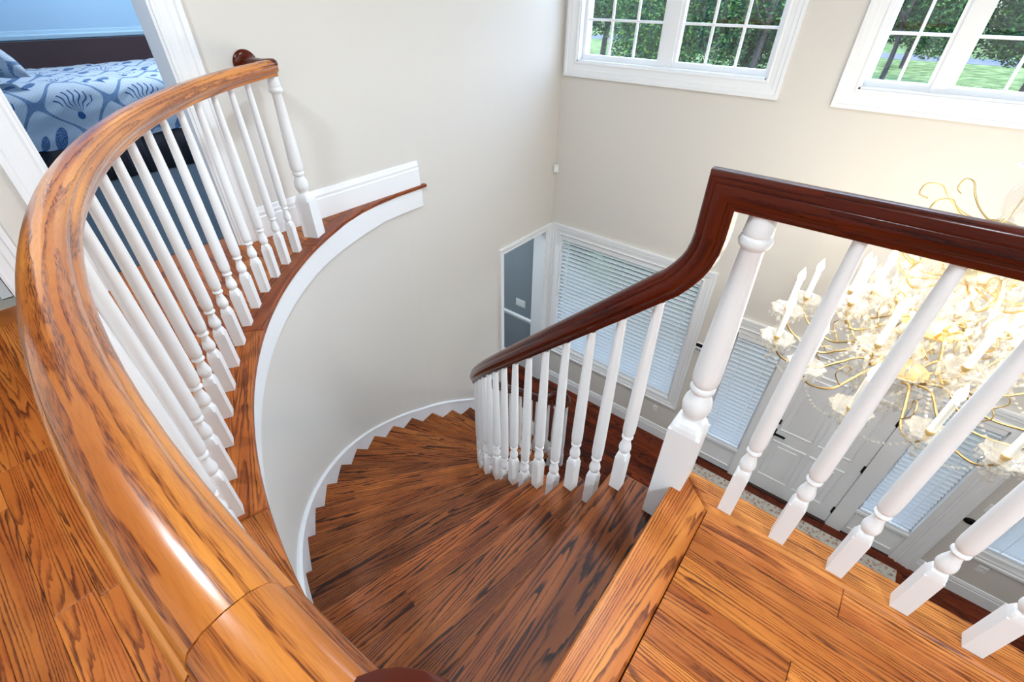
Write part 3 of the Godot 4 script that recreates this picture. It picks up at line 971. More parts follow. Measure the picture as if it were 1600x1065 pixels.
# ------------------------------------------------------------------ doorway downstairs on the left
func lower_doorway():
	var m := MB.new()
	moulding(m, [V(XW, YF, -3.344), V(XW, -0.985, -3.344), V(XW, -0.985, -4.135), V(XW, YF, -4.135)], Vector3.RIGHT, flipx(CASING, 0.56), false)
	m.box(V(XW - 0.172, YF, -3.356), V(XW + 0.002, -0.985, -3.3425))
	m.box(V(XW - 0.172, YF, -4.1365), V(XW + 0.002, -0.985, -4.122))
	m.box(V(XW - 0.172, -0.997, -4.135), V(XW + 0.002, -0.9835, -3.344))
	structure("trim_8", m.mesh(), white, "white casing of the ground floor doorway in the corner", "trim")
	var blue := flat("slate_blue_paint", rgb8(140, 150, 156), 0.85)
	structure("wall_side_room", boxes([[V(-4.4, YF, -4.43), V(XW - 0.167, -0.4, -4.22)], [V(-4.55, YF, -4.43), V(-4.4, -0.4, -2.3)], [V(-4.4, YF, -2.45), V(XW - 0.167, -0.4, -2.3)], [V(-4.55, -0.45, -4.43), V(XW - 0.167, -0.3, -2.3)]]), blue, "slate blue wall of the room behind the ground floor doorway", "wall")
	m = MB.new()
	moulding(m, [V(-4.4, -2.47, -4.22), V(XW - 0.167, -2.47, -4.22)], Vector3.BACK, [Vector2(0, 0), Vector2(0, 0.012), Vector2(0.02, 0.014), Vector2(0.03, 0.024), Vector2(0.05, 0.026), Vector2(0.06, 0.014), Vector2(0.07, 0.0)], false)
	structure("trim_9", m.mesh(), white, "white chair rail on the slate blue wall", "trim")
	m = MB.new()
	moulding(m, [V(-4.4, YF, -4.22), V(XW - 0.167, YF, -4.22)], Vector3.BACK, BASE, false)
	structure("baseboard_side_room", m.mesh(), white, "white baseboard in the slate blue room", "baseboard")

# ------------------------------------------------------------------ bedroom
func quilt_image() -> Image:
	var n := 768
	var im := Image.create_empty(n, n, false, Image.FORMAT_RGB8)
	var nz := FastNoiseLite.new(); nz.seed = 5; nz.frequency = 0.06
	var n2 := FastNoiseLite.new(); n2.seed = 9; n2.frequency = 0.35
	var ink := rgb8(58, 98, 150)
	for y in n:
		for x in n:
			var u := float(x) / n
			var v := float(y) / n
			var f := cos(TAU * u * 2.0) + cos(TAU * v * 2.0) * 0.92 + 0.16 * sin(TAU * v * 4.0) * sin(TAU * u * 2.0)
			var c := rgb8(206, 214, 226)
			var stitch := absf(fposmod((u - v) * 40.0, 1.0) - 0.5)
			c = c.darkened(0.07 * smoothstep(0.32, 0.5, stitch))
			var band := 1.0 - smoothstep(0.12, 0.16, absf(f))
			if band > 0.0: c = c.lerp(ink, band * (0.62 + 0.38 * signf(n2.get_noise_2d(x, y))))
			# one motif in each cell: fish pairs and branching coral
			var cu := floorf(u * 2.0 + 0.5)
			var cv := floorf(v * 2.0 + 0.5)
			for k in 2:
				var ox := (cu if k == 0 else floorf(u * 2.0) + 0.5) / 2.0
				var oy := (cv if k == 0 else floorf(v * 2.0) + 0.5) / 2.0
				var dx := (u - ox) * 2.0
				var dy := (v - oy) * 2.0
				if k == 0:
					for s in [[-0.09, 0.0, 0.18, 0.075], [0.14, 0.04, 0.12, 0.05]]:
						var rx: float = (dx - s[0]) * 0.5 + (dy - s[1]) * 0.86
						var ry: float = -(dx - s[0]) * 0.86 + (dy - s[1]) * 0.5
						var e := pow(rx / s[2], 2.0) + pow(ry / s[3], 2.0)
						if e < 1.0 and nz.get_noise_2d(x * 3.0, y * 3.0) > -0.25: c = ink
						if rx > s[2] * 0.85 and rx < s[2] * 1.3 and absf(ry) < (rx - s[2] * 0.8) * 1.1: c = ink
				else:
					var r := Vector2(dx, dy + 0.14).length()
					var ang := atan2(dx, -(dy - 0.16))
					var rr := Vector2(dx, dy - 0.16).length()
					if rr < 0.34 and absf(ang) < 1.0:
						var br := absf(fposmod(ang * (2.2 + 4.0 * rr) + 0.25 * sin(rr * 30.0), 1.0) - 0.5)
						if br > 0.5 - 0.13 - 0.05 * (0.34 - rr): c = ink
					if Vector2(dx * 1.3, dy - 0.2).length() < 0.065: c = ink
			im.set_pixel(x, y, c)
	return im

func bedroom():
	var x0 := XW - 0.168
	var blue := flat("light_blue_paint", rgb8(176, 206, 230), 0.85)
	var lo := -6.0
	structure("wall_bedroom", boxes([[V(lo - 0.15, 0, -4.0), V(lo, YC, -0.10)], [V(lo, 0, -4.15), V(x0, YC, -4.0)], [V(lo, 0, -0.20), V(x0, YC, -0.10)], [V(x0 - 0.012, 0, -4.0), V(x0, YC, -0.96)], [V(x0 - 0.012, 0, -0.28), V(x0, YC, -0.20)], [V(x0 - 0.012, 2.05, -0.96), V(x0, YC, -0.28)]]), blue, "light blue walls of the bedroom behind the doorway", "wall")
	structure("ceiling_bedroom", boxes([[V(lo - 0.15, YC, -4.15), V(x0, YC + 0.1, ZF + 0.1)]]), flat("ceiling_paint", rgb8(240, 239, 236), 0.9), "white bedroom ceiling", "ceiling")
	var carpet := flat("slate_carpet", rgb8(84, 98, 112), 0.95)
	var nt := NoiseTexture2D.new()
	var fn := FastNoiseLite.new(); fn.seed = 3; fn.frequency = 0.12
	nt.noise = fn; nt.width = 512; nt.height = 512; nt.seamless = true
	var cr := Gradient.new(); cr.set_color(0, Color(0.72, 0.72, 0.72)); cr.set_color(1, Color(1, 1, 1)); nt.color_ramp = cr
	carpet.albedo_texture = nt
	carpet.uv1_triplanar = true; carpet.uv1_world_triplanar = true; carpet.uv1_scale = Vector3(3, 3, 3)
	structure("floor_second_room", boxes([[V(lo - 0.15, -0.25, -0.10), V(x0, 0.006, ZF + 0.1)]]), flat("beige_carpet", rgb8(186, 178, 166), 0.95), "beige carpet of the second room", "floor")
	structure("floor_bedroom", boxes([[V(lo - 0.15, -0.25, -4.15), V(x0, 0.004, -0.10)]]), carpet, "grey blue carpet of the bedroom", "floor")
	# doorway floor strips are oak
	var b := MB.new()
	b.box(V(x0, -0.25, -0.936), V(XW, 0.0, -0.30)); b.box(V(x0, -0.25, 0.035), V(XW, 0.0, 0.80))
	structure("floor_doorway", b.mesh(), oak_tints[3], "oak floor strips in the two upstairs doorways", "floor")
	# second room behind: door standing open, walls
	structure("wall_second_room", boxes([[V(lo, 0, 1.5), V(x0, YC, ZF + 0.1)], [V(lo - 0.15, 0, -0.10), V(lo, YC, ZF + 0.1)]]), paint, "pale wall of the second room", "wall")
	b = MB.new()
	b.box(V(-3.83, 0.014, 0.042), V(-3.05, 2.02, 0.082))
	structure("door_2", b.mesh(), white, "edge of the white door standing open in the second room", "door")
	# chair rail
	var m := MB.new()
	moulding(m, [V(lo, 0.82, -0.2), V(lo, 0.82, -4.0)], Vector3.RIGHT, [Vector2(0, 0), Vector2(0, 0.014), Vector2(0.02, 0.016), Vector2(0.03, 0.03), Vector2(0.055, 0.032), Vector2(0.065, 0.014), Vector2(0.085, 0.012), Vector2(0.09, 0)], false)
	structure("trim_10", m.mesh(), flat("light_blue_gloss", rgb8(186, 214, 234), 0.4), "light blue chair rail on the bedroom wall", "trim")
	# bed
	var bed := thing("bed", "low dark wood bed with blue sea life quilt seen through the doorway", "bed", V(-5.25, 0, -1.5))
	var wood := flat("dark_brown_wood", rgb8(62, 38, 38), 0.45)
	b = MB.new()
	b.box(V(-0.66, 0.0, -1.55), V(-0.60, 0.845, 1.22))
	obj("back_panel", b.mesh(), wood, bed)
	b = MB.new()
	b.box(V(-0.60, 0.10, -1.5), V(0.57, 0.30, 1.2))
	obj("bed_base", b.mesh(), wood, bed)
	var skirt := flat("black_bed_skirt", rgb8(40, 38, 46), 0.9)
	b = MB.new()
	var zz := -1.5
	var rings := []
	while zz <= 1.2:
		var o := 0.008 * sin(zz * 38.0) + 0.004 * sin(zz * 91.0)
		rings.append([V(0.57, 0.005, zz), V(0.575 + o * 1.6, 0.005, zz), V(0.585 + o * 0.5, 0.31, zz), V(0.57, 0.31, zz)])
		zz += 0.03
	b.loft(rings, true, true, 1)
	obj("bed_skirt", b.mesh(), skirt, bed)
	var q := textured("quilt_print", ImageTexture.create_from_image(quilt_image()), Color.WHITE, 0.9)
	# quilt: top with puckers, rounded edge, side drop
	b = MB.new()
	var nz := FastNoiseLite.new(); nz.seed = 21; nz.frequency = 5.0
	var n2 := FastNoiseLite.new(); n2.seed = 22; n2.frequency = 1.6
	var sec := []
	for i in 20: sec.append(Vector2(-0.60 + i * 0.058, 0.66))
	for i in 6:
		var t := PI / 2 * (1.0 - (i + 1) / 6.0)
		sec.append(Vector2(0.51 + 0.09 * cos(t), 0.57 + 0.09 * sin(t)))
	for i in 9: sec.append(Vector2(0.60 + 0.006 * sin(i * 1.3), 0.57 - (i + 1) * 0.032))
	var zs := []
	for i in 70: zs.append(-1.56 + i * 0.04)
	var grid := []
	for i in zs.size():
		var row := []
		for k in sec.size():
			var p: Vector2 = sec[k]
			var w := nz.get_noise_2d(p.x * 1.0, zs[i] * 1.4 + p.y * 3.0) * 0.012 + n2.get_noise_2d(p.x, zs[i]) * 0.018
			if k < 20: row.append(V(p.x, p.y + w, zs[i]))
			else: row.append(V(p.x + w * 0.9, p.y + (w * 0.5 if k < 30 else 0.0) + (0.008 * sin(zs[i] * 13.0) if k > 32 else 0.0), zs[i]))
		grid.append(row)
	var vv := [0.0]
	for k in range(1, sec.size()): vv.append(vv[k - 1] + (sec[k] - sec[k - 1]).length() / 0.86)
	for i in zs.size() - 1:
		for k in sec.size() - 1:
			b.quad(grid[i][k], grid[i][k + 1], grid[i + 1][k + 1], grid[i + 1][k], 1, Vector2(zs[i] / 0.86, vv[k] + 0.28), Vector2(zs[i] / 0.86, vv[k + 1] + 0.28), Vector2(zs[i + 1] / 0.86, vv[k + 1] + 0.28), Vector2(zs[i + 1] / 0.86, vv[k] + 0.28))
	var last := sec.size() - 1
	for i in zs.size() - 1:
		# turned hem and underside so the quilt has thickness
		b.quad(grid[i][last], grid[i][last] + V(-0.014, 0, 0), grid[i + 1][last] + V(-0.014, 0, 0), grid[i + 1][last], 2)
	obj("quilt", b.mesh(), q, bed)
	b = MB.new()
	b.box(V(-0.598, 0.30, -1.5), V(0.50, 0.62, 1.2))
	obj("mattress", b.mesh(), flat("mattress_cloth", rgb8(225, 226, 230), 0.9), bed)
	# pillow leaning at the near end
	var pl := MB.new()
	var pr := []
	var nu := 18
	for side in 2:
		for i in nu:
			for k in nu:
				var c := []
				for e in [[0, 0], [1, 0], [1, 1], [0, 1]]:
					var a := (float(i + e[0]) / nu) * 2.0 - 1.0
					var d := (float(k + e[1]) / nu) * 2.0 - 1.0
					var h := 0.085 * pow(maxf(0.0, (1.0 - a * a * a * a) * (1.0 - d * d * d * d)), 0.55)
					c.append([V(a * 0.33, h if side == 0 else -h, d * 0.24), Vector2(a * 0.45 + 0.5, d * 0.33 + 0.4)])
				if side == 0: pl.quad(c[0][0], c[1][0], c[2][0], c[3][0], 1, c[0][1], c[1][1], c[2][1], c[3][1])
				else: pl.quad(c[3][0], c[2][0], c[1][0], c[0][0], 1, c[3][1], c[2][1], c[1][1], c[0][1])
	var po := obj("pillow", pl.mesh(), q)
	tag(po, "plump blue printed pillow leaning at the left end of the bed", "pillow")
	po.transform = Transform3D(Basis(Vector3.UP, 0.25) * Basis(Vector3.RIGHT, -0.85), V(-4.98, 0.90, -0.47))

# ------------------------------------------------------------------ hall lamp and added fill lamps
func ceiling_lamps():
	var glow := flat("lamp_dome_glass", rgb8(255, 250, 242), 0.4)
	glow.emission_enabled = true
	glow.emission = Color(1.0, 0.96, 0.9)
	glow.emission_energy_multiplier = 4.0
	var brass := flat("brushed_nickel", rgb8(190, 188, 184), 0.35, 1.0)
	var spots := [[V(-1.62, YC, 0.12), "hall", 2.2], [V(1.7, YC, 1.0), "landing", 6.0], [V(-4.6, YC, -1.9), "bedroom", 3.4], [V(-3.75, -0.45, -3.1), "side room", 1.3], [V(-0.7, YC, -1.5), "foyer", 2.4], [V(2.4, YC, -0.9), "foyer", 2.6]]  # hall lamp follows the rail highlight; the other five are added fill light
	var labels := ["round dome ceiling lamp over the curved balcony", "added dome fill lamp over the straight landing", "added dome fill lamp in the blue bedroom", "added dome fill lamp in the slate blue room", "small added fill lamp above the curved stairs", "small added fill lamp above the foyer right of the chandelier"]
	for i in 6:
		var t := thing("ceiling_lamp", labels[i], "lamp", spots[i][0], "dome ceiling lamps")
		t.scale = Vector3.ONE * (0.42 if i == 0 or i > 3 else 1.0)
		var b := MB.new()
		b.lathe([Vector2(0, 0), Vector2(0.19, 0), Vector2(0.195, -0.012), Vector2(0.185, -0.028), Vector2(0.0, -0.028)], 36)
		obj("base", b.mesh(), brass, t)
		b = MB.new()
		b.lathe([Vector2(0.178, -0.026), Vector2(0.172, -0.045), Vector2(0.145, -0.07), Vector2(0.10, -0.088), Vector2(0.05, -0.098), Vector2(0, -0.10)], 36)
		obj("dome", b.mesh(), glow, t)
		var l := AreaLight3D.new()
		l.name = "lamp_light"
		l.area_size = Vector2(0.3, 0.3) * (0.42 if i == 0 or i > 3 else 1.0)
		l.light_energy = spots[i][2]
		l.light_color = Color(0.87, 0.945, 1.0)
		l.shadow_enabled = true
		l.area_range = 14.0
		l.position = V(0, -0.115, 0)
		l.rotation.x = -PI / 2
		t.add_child(l)

# ------------------------------------------------------------------ chandelier
func tube(b: MB, pts: Array, r0: float, r1: float, n := 7):
	var rings := []
	var sides := []
	for k in pts.size():
		var t: Vector3
		if k == 0: t = pts[1] - pts[0]
		elif k == pts.size() - 1: t = pts[k] - pts[k - 1]
		else: t = pts[k + 1] - pts[k - 1]
		t = t.normalized()
		var s := t.cross(Vector3(0.13, 0.21, 0.97)).normalized()
		var u := t.cross(s)
		var ring := []
		var r := lerpf(r0, r1, float(k) / (pts.size() - 1))
		for i in n:
			var a := TAU * i / n
			ring.append(pts[k] + s * (r * cos(a)) + u * (r * sin(a)))
		rings.append(ring)
	b.loft(rings, true, true, 1)

func curve(cps: Array, n: int) -> Array:
	var c := Curve3D.new()
	for i in cps.size():
		var a: Vector3 = cps[maxi(i - 1, 0)]
		var d: Vector3 = cps[mini(i + 1, cps.size() - 1)]
		var h := (d - a) / 6.0
		c.add_point(cps[i], -h, h)
	var out := []
	var l := c.get_baked_length()
	for i in n + 1: out.append(c.sample_baked(l * i / n, true))
	return out

func gem(b: MB, p: Vector3, r: float, up: float, dn: float, rot := 0.0, n := 6, flatk := 1.0):
	var ring := []
	for i in n:
		var a := TAU * i / n
		var q := Vector3(r * cos(a), 0, r * sin(a) * flatk)
		ring.append(p + q.rotated(Vector3.UP, rot))
	for i in n:
		var j := (i + 1) % n
		b.tri(ring[i], ring[j], p + V(0, up, 0))
		b.tri(ring[j], ring[i], p - V(0, dn, 0))

func chandelier():
	var axis := V(0.475, 0.0, -2.78)
	var t := thing("chandelier", "large gold and crystal candle chandelier hanging in the foyer", "chandelier", axis)
	var gold := flat("polished_gold", rgb8(238, 208, 146), 0.28, 1.0)
	var crystal := flat("clear_crystal", Color(0.80, 0.78, 0.73, 0.22), 0.04)
	crystal.transparency = BaseMaterial3D.TRANSPARENCY_ALPHA
	crystal.metallic_specular = 0.9
	var sleeve := flat("candle_sleeve", rgb8(250, 247, 238), 0.5)
	sleeve.backlight_enabled = true
	sleeve.backlight = Color(0.5, 0.48, 0.42)
	var bulb := flat("candle_bulb", rgb8(255, 244, 220), 0.3)
	bulb.emission_enabled = true
	bulb.emission = Color(1.0, 0.90, 0.72)
	bulb.emission_energy_multiplier = 4.0
	# chain, stem and crystal column
	for k in 34:
		var b := MB.new()
		var pts := []
		for i in 13:
			var a := TAU * i / 12
			pts.append(V(0.013 * cos(a), 0.024 * sin(a), 0))
		tube(b, pts, 0.0028, 0.0028, 5)
		var o := obj("chain_link", b.mesh(), gold, t)
		o.position = V(0, 0.86 + k * 0.037 + 0.02, 0); o.rotation.y = PI / 2 * (k % 2)
	var cb := MB.new()
	cb.lathe([Vector2(0, 2.12), Vector2(0.02, 2.12), Vector2(0.05, 2.4), Vector2(0.09, 2.57), Vector2(0.09, YC - 0.001), Vector2(0, YC - 0.001)], 20)
	obj("canopy", cb.mesh(), gold, t)
	cb = MB.new()
	cb.lathe([Vector2(0, 0.86), Vector2(0.02, 0.85), Vector2(0.012, 0.82), Vector2(0.035, 0.80), Vector2(0.04, 0.77), Vector2(0.015, 0.74), Vector2(0.014, 0.70)], 10)
	cb.lathe([Vector2(0.014, 0.70), Vector2(0.075, 0.665), Vector2(0.08, 0.655), Vector2(0.022, 0.63), Vector2(0.024, 0.60), Vector2(0.044, 0.565), Vector2(0.048, 0.53), Vector2(0.036, 0.48), Vector2(0.02, 0.455), Vector2(0.03, 0.44), Vector2(0.014, 0.42)], 10)
	cb.lathe([Vector2(0.014, 0.42), Vector2(0.02, 0.20), Vector2(0.05, 0.16), Vector2(0.055, 0.10), Vector2(0.02, 0.05), Vector2(0.022, -0.1), Vector2(0.06, -0.14), Vector2(0.07, -0.24), Vector2(0.025, -0.32), Vector2(0.03, -0.4), Vector2(0.075, -0.44), Vector2(0.05, -0.55), Vector2(0, -0.60)], 10)
	obj("crystal_column", cb.mesh(), crystal, t)
	for q in [[0.41, 0.06], [0.17, 0.10], [-0.13, 0.13], [-0.40, 0.12]]:
		cb = MB.new()
		cb.lathe([Vector2(0, q[0] - 0.03), Vector2(q[1] * 0.5, q[0] - 0.028), Vector2(q[1], q[0] + 0.008), Vector2(q[1] * 0.96, q[0] + 0.012), Vector2(q[1] * 0.4, q[0] - 0.015), Vector2(0, q[0] - 0.012)], 20)
		obj("arm_hub", cb.mesh(), gold, t)
	# scrolls of the crown
	for k in 8:
		var a := TAU * k / 8 + 0.2
		var d := V(cos(a), 0, sin(a))
		var b := MB.new()
		tube(b, curve([d * 0.03 + V(0, 0.40, 0), d * 0.14 + V(0, 0.43, 0), d * 0.215 + V(0, 0.475, 0), d * 0.26 + V(0, 0.52, 0), d * 0.315 + V(0, 0.515, 0), d * 0.325 + V(0, 0.465, 0), d * 0.285 + V(0, 0.455, 0)], 22), 0.005, 0.0035)
		obj("scroll", b.mesh(), gold, t)
	for k in 10:
		var a := TAU * k / 10
		var d := V(cos(a), 0, sin(a))
		var b := MB.new()
		tube(b, curve([d * 0.05 + V(0, 0.14, 0), d * 0.2 + V(0, 0.10, 0), d * 0.27 + V(0, 0.18, 0), d * 0.22 + V(0, 0.26, 0), d * 0.16 + V(0, 0.24, 0), d * 0.17 + V(0, 0.19, 0)], 20), 0.006, 0.004)
		obj("scroll", b.mesh(), gold, t)
	# arms with candle, cup, bobeche and drops
	var dish := MB.new()
	var rings := []
	for q in [[0.012, 0.0], [0.045, -0.008], [0.074, 0.006], [0.088, 0.026], [0.082, 0.028], [0.05, 0.002], [0.012, 0.006]]:
		var ring := []
		for i in 32:
			var a := TAU * i / 32
			var r: float = q[0] * (1.0 + (0.09 * cos(a * 8) if q[0] > 0.05 else 0.0))
			ring.append(V(r * cos(a), q[1], r * sin(a)))
		rings.append(ring)
	dish.loft(rings, false, false, 1)
	var dish_m := dish.mesh()
	var cup := MB.new()
	cup.lathe([Vector2(0, -0.03), Vector2(0.008, -0.03), Vector2(0.012, -0.012), Vector2(0.007, 0.0), Vector2(0.016, 0.012), Vector2(0.019, 0.03), Vector2(0.0135, 0.032), Vector2(0, 0.032)], 12)
	var cup_m := cup.mesh()
	var can := MB.new()
	can.lathe([Vector2(0, 0.03), Vector2(0.0155, 0.03), Vector2(0.0155, 0.20), Vector2(0.0115, 0.204), Vector2(0, 0.204)], 14)
	var can_m := can.mesh()
	var bu := MB.new()
	bu.lathe([Vector2(0, 0.203), Vector2(0.008, 0.203), Vector2(0.0145, 0.215), Vector2(0.0195, 0.232), Vector2(0.0185, 0.247), Vector2(0.0125, 0.266), Vector2(0.0055, 0.284), Vector2(0, 0.297)], 14)
	var bu_m := bu.mesh()
	var drop := MB.new()
	gem(drop, V(0, -0.006, 0), 0.0065, 0.006, 0.008)
	gem(drop, V(0, -0.036, 0), 0.0115, 0.022, 0.022, 0.3, 6, 0.55)
	var drop_m := drop.mesh()
	var leaf := MB.new()
	gem(leaf, V(0, -0.006, 0), 0.009, 0.007, 0.009)
	gem(leaf, V(0, -0.058, 0), 0.032, 0.042, 0.034, 0.0, 8, 0.28)
	var leaf_m := leaf.mesh()
	var beads := MB.new()
	var tiers := [[14, 0.645, -0.345, 0.10, -0.42, 0.06], [7, 0.37, -0.155, 0.07, -0.14, 0.30]]
	var tips := []
	for tr in tiers:
		var ring_tips := []
		for k in tr[0]:
			var a: float = TAU * k / tr[0] + tr[5]
			var d := V(cos(a), 0, sin(a))
			var r: float = tr[1] * (1.0 if k % 2 == 0 else 0.965)
			var y: float = tr[2] + (0.0 if k % 2 == 0 else 0.035)
			var b := MB.new()
			tube(b, curve([d * tr[3] + V(0, tr[4], 0), d * (r * 0.32) + V(0, tr[4] + 0.05, 0), d * (r * 0.62) + V(0, tr[4] - 0.07, 0), d * (r * 0.88) + V(0, y - 0.12, 0), d * r + V(0, y - 0.03, 0)], 26), 0.0075, 0.0055)
			obj("arm", b.mesh(), gold, t)
			b = MB.new()
			tube(b, curve([d * (r * 0.55) + V(0, tr[4] - 0.05, 0), d * (r * 0.66) + V(0, tr[4] + 0.04, 0), d * (r * 0.60) + V(0, tr[4] + 0.09, 0), d * (r * 0.53) + V(0, tr[4] + 0.065, 0), d * (r * 0.55) + V(0, tr[4] + 0.03, 0)], 14), 0.004, 0.0025, 5)
			obj("arm_curl", b.mesh(), gold, t)
			var tip := d * r + V(0, y, 0)
			ring_tips.append(tip)
			var o := obj("bobeche", dish_m, crystal, t); o.position = tip
			o = obj("candle_cup", cup_m, gold, t); o.position = tip
			o = obj("candle", can_m, sleeve, t); o.position = tip
			o = obj("bulb", bu_m, bulb, t); o.position = tip
			var l := OmniLight3D.new()
			l.name = "candle_light"
			l.light_energy = 0.06
			l.light_color = Color(1.0, 0.96, 0.90)
			l.light_size = 0.015
			l.omni_range = 14.0
			l.omni_attenuation = 2.0
			l.shadow_enabled = true
			l.position = V(0, 0.24, 0)
			o.add_child(l)
			for i in 12:
				var q := TAU * (i + 0.5) / 12
				o = obj("crystal_drop", drop_m, crystal, t)
				o.position = tip + V(0.084 * cos(q), 0.018, 0.084 * sin(q)); o.rotation.y = -q + PI / 2
			# beaded strings between bobeche and arm
			for i in 10:
				var q := TAU * i / 10
				for w in 5:
					gem(beads, tip + V(0.07 * cos(q), 0.0, 0.07 * sin(q)).lerp(V(0, -0.075, 0), w / 5.0) + V(0, -0.012, 0), 0.008, 0.009, 0.011, w)
			o = obj("crystal_pendant", leaf_m, crystal, t)
			o.position = tip + V(0, -0.055, 0); o.rotation.y = -a + 0.4
		tips.append(ring_tips)
		# bead swags from candle to candle and up to the crown
		for k in tr[0]:
			var p: Vector3 = ring_tips[k]
			var q: Vector3 = ring_tips[(k + 1) % tr[0]]
			for i in 15:
				var s := (i + 0.5) / 15.0
				var w := p.lerp(q, s) + V(0, -0.02 - 0.42 * s * (1.0 - s), 0)
				gem(beads, w, 0.0085, 0.0085, 0.0085, i * 0.7)
			var top := V(p.x, 0, p.z).normalized() * (0.10 if tr[0] == 14 else 0.05) + V(0, 0.15 if tr[0] == 14 else 0.42, 0)
			for i in 24:
				var s := (i + 0.5) / 24.0
				var w := top.lerp(p * V(0.9, 1, 0.9), s) + V(0, -0.34 * s * (1.0 - s), 0)
				gem(beads, w, 0.0085, 0.010, 0.010, i * 0.5)
	obj("bead_chains", beads.mesh(), crystal, t).set_meta("kind", "stuff")
	# dense middle: crystals and small gold leaves hung round the column
	rng.seed = 4242
	var mid := MB.new()
	for i in 1300:
		var y := rng.randf_range(-0.60, 0.34)
		var rm := 0.12 + 0.26 * exp(-pow((y + 0.02) / 0.24, 2.0)) + 0.16 * exp(-pow((y + 0.42) / 0.14, 2.0))
		var r := rm * sqrt(rng.randf_range(0.25, 1.0))
		var a := rng.randf() * TAU
		var s := rng.randf_range(0.008, 0.018)
		gem(mid, V(r * cos(a), y, r * sin(a)), s, s * 1.6, s * 1.9, rng.randf() * TAU, 6, 0.6)
	obj("crystal_cluster", mid.mesh(), crystal, t).set_meta("kind", "stuff")
	for i in 46:
		var y := rng.randf_range(-0.48, 0.30)
		var a := rng.randf() * TAU
		var r := rng.randf_range(0.10, 0.30)
		var c := V(r * cos(a), y, r * sin(a))
		var d := V(cos(a), 0, sin(a))
		var e := V(-sin(a), 0, cos(a))
		var b := MB.new()
		var s := rng.randf_range(0.03, 0.06)
		tube(b, curve([c, c + d * s + V(0, s * 0.5, 0), c + d * s * 1.4 + e * s * 0.5 + V(0, s * 1.2, 0), c + d * s * 0.9 + e * s * 0.9 + V(0, s * 1.5, 0), c + d * s * 0.7 + e * s * 0.5 + V(0, s * 1.2, 0)], 9), 0.0045, 0.002, 5)
		obj("gold_leaf_curl", b.mesh(), gold, t)
	var fin := MB.new()
	gem(fin, V(0, -0.68, 0), 0.045, 0.05, 0.055, 0.0, 10)
	obj("finial", fin.mesh(), crystal, t)

# ------------------------------------------------------------------ switches, sensor, rug
func plate(label: String, called: String, category: String, at: Vector3, w: float, h: float, kind: int):
	var t := thing(called, label, category, at)
	var m := flat("switch_plate", rgb8(236, 236, 234), 0.4)
	var xf := Transform3D(Basis(V(1, 0, 0), V(0, 0, 1), V(0, 1, 0)), Vector3.ZERO)
	var b := MB.new()
	b.cbox(V(-w / 2, 0, -h / 2), V(w / 2, 0.007, h / 2), 0.003, xf)
	obj("plate", b.mesh(), m, t)
	var n := maxi(1, int(round(w / 0.05)) - 0)
	for i in n:
		var cx := (i - (n - 1) / 2.0) * 0.046
		b = MB.new()
		if kind == 0:
			b.cbox(V(cx - 0.015, 0.006, -0.032), V(cx + 0.015, 0.0095, 0.032), 0.002, xf)
			obj("rocker", b.mesh(), m, t)
		else:
			for s in [-1, 1]:
				b = MB.new()
				b.cbox(V(cx - 0.016, 0.006, s * 0.02 - 0.013), V(cx + 0.016, 0.009, s * 0.02 + 0.013), 0.002, xf)
				var sk := obj("socket", b.mesh(), m, t)
				for e in [-1, 1]:
					var d := MB.new()
					d.box(V(cx + e * 0.006 - 0.0012, s * 0.02 - 0.004, 0.0085), V(cx + e * 0.006 + 0.0012, s * 0.02 + 0.005, 0.0094))
					obj("slot", d.mesh(), flat("slot_black", rgb8(40, 40, 42), 0.6), sk)

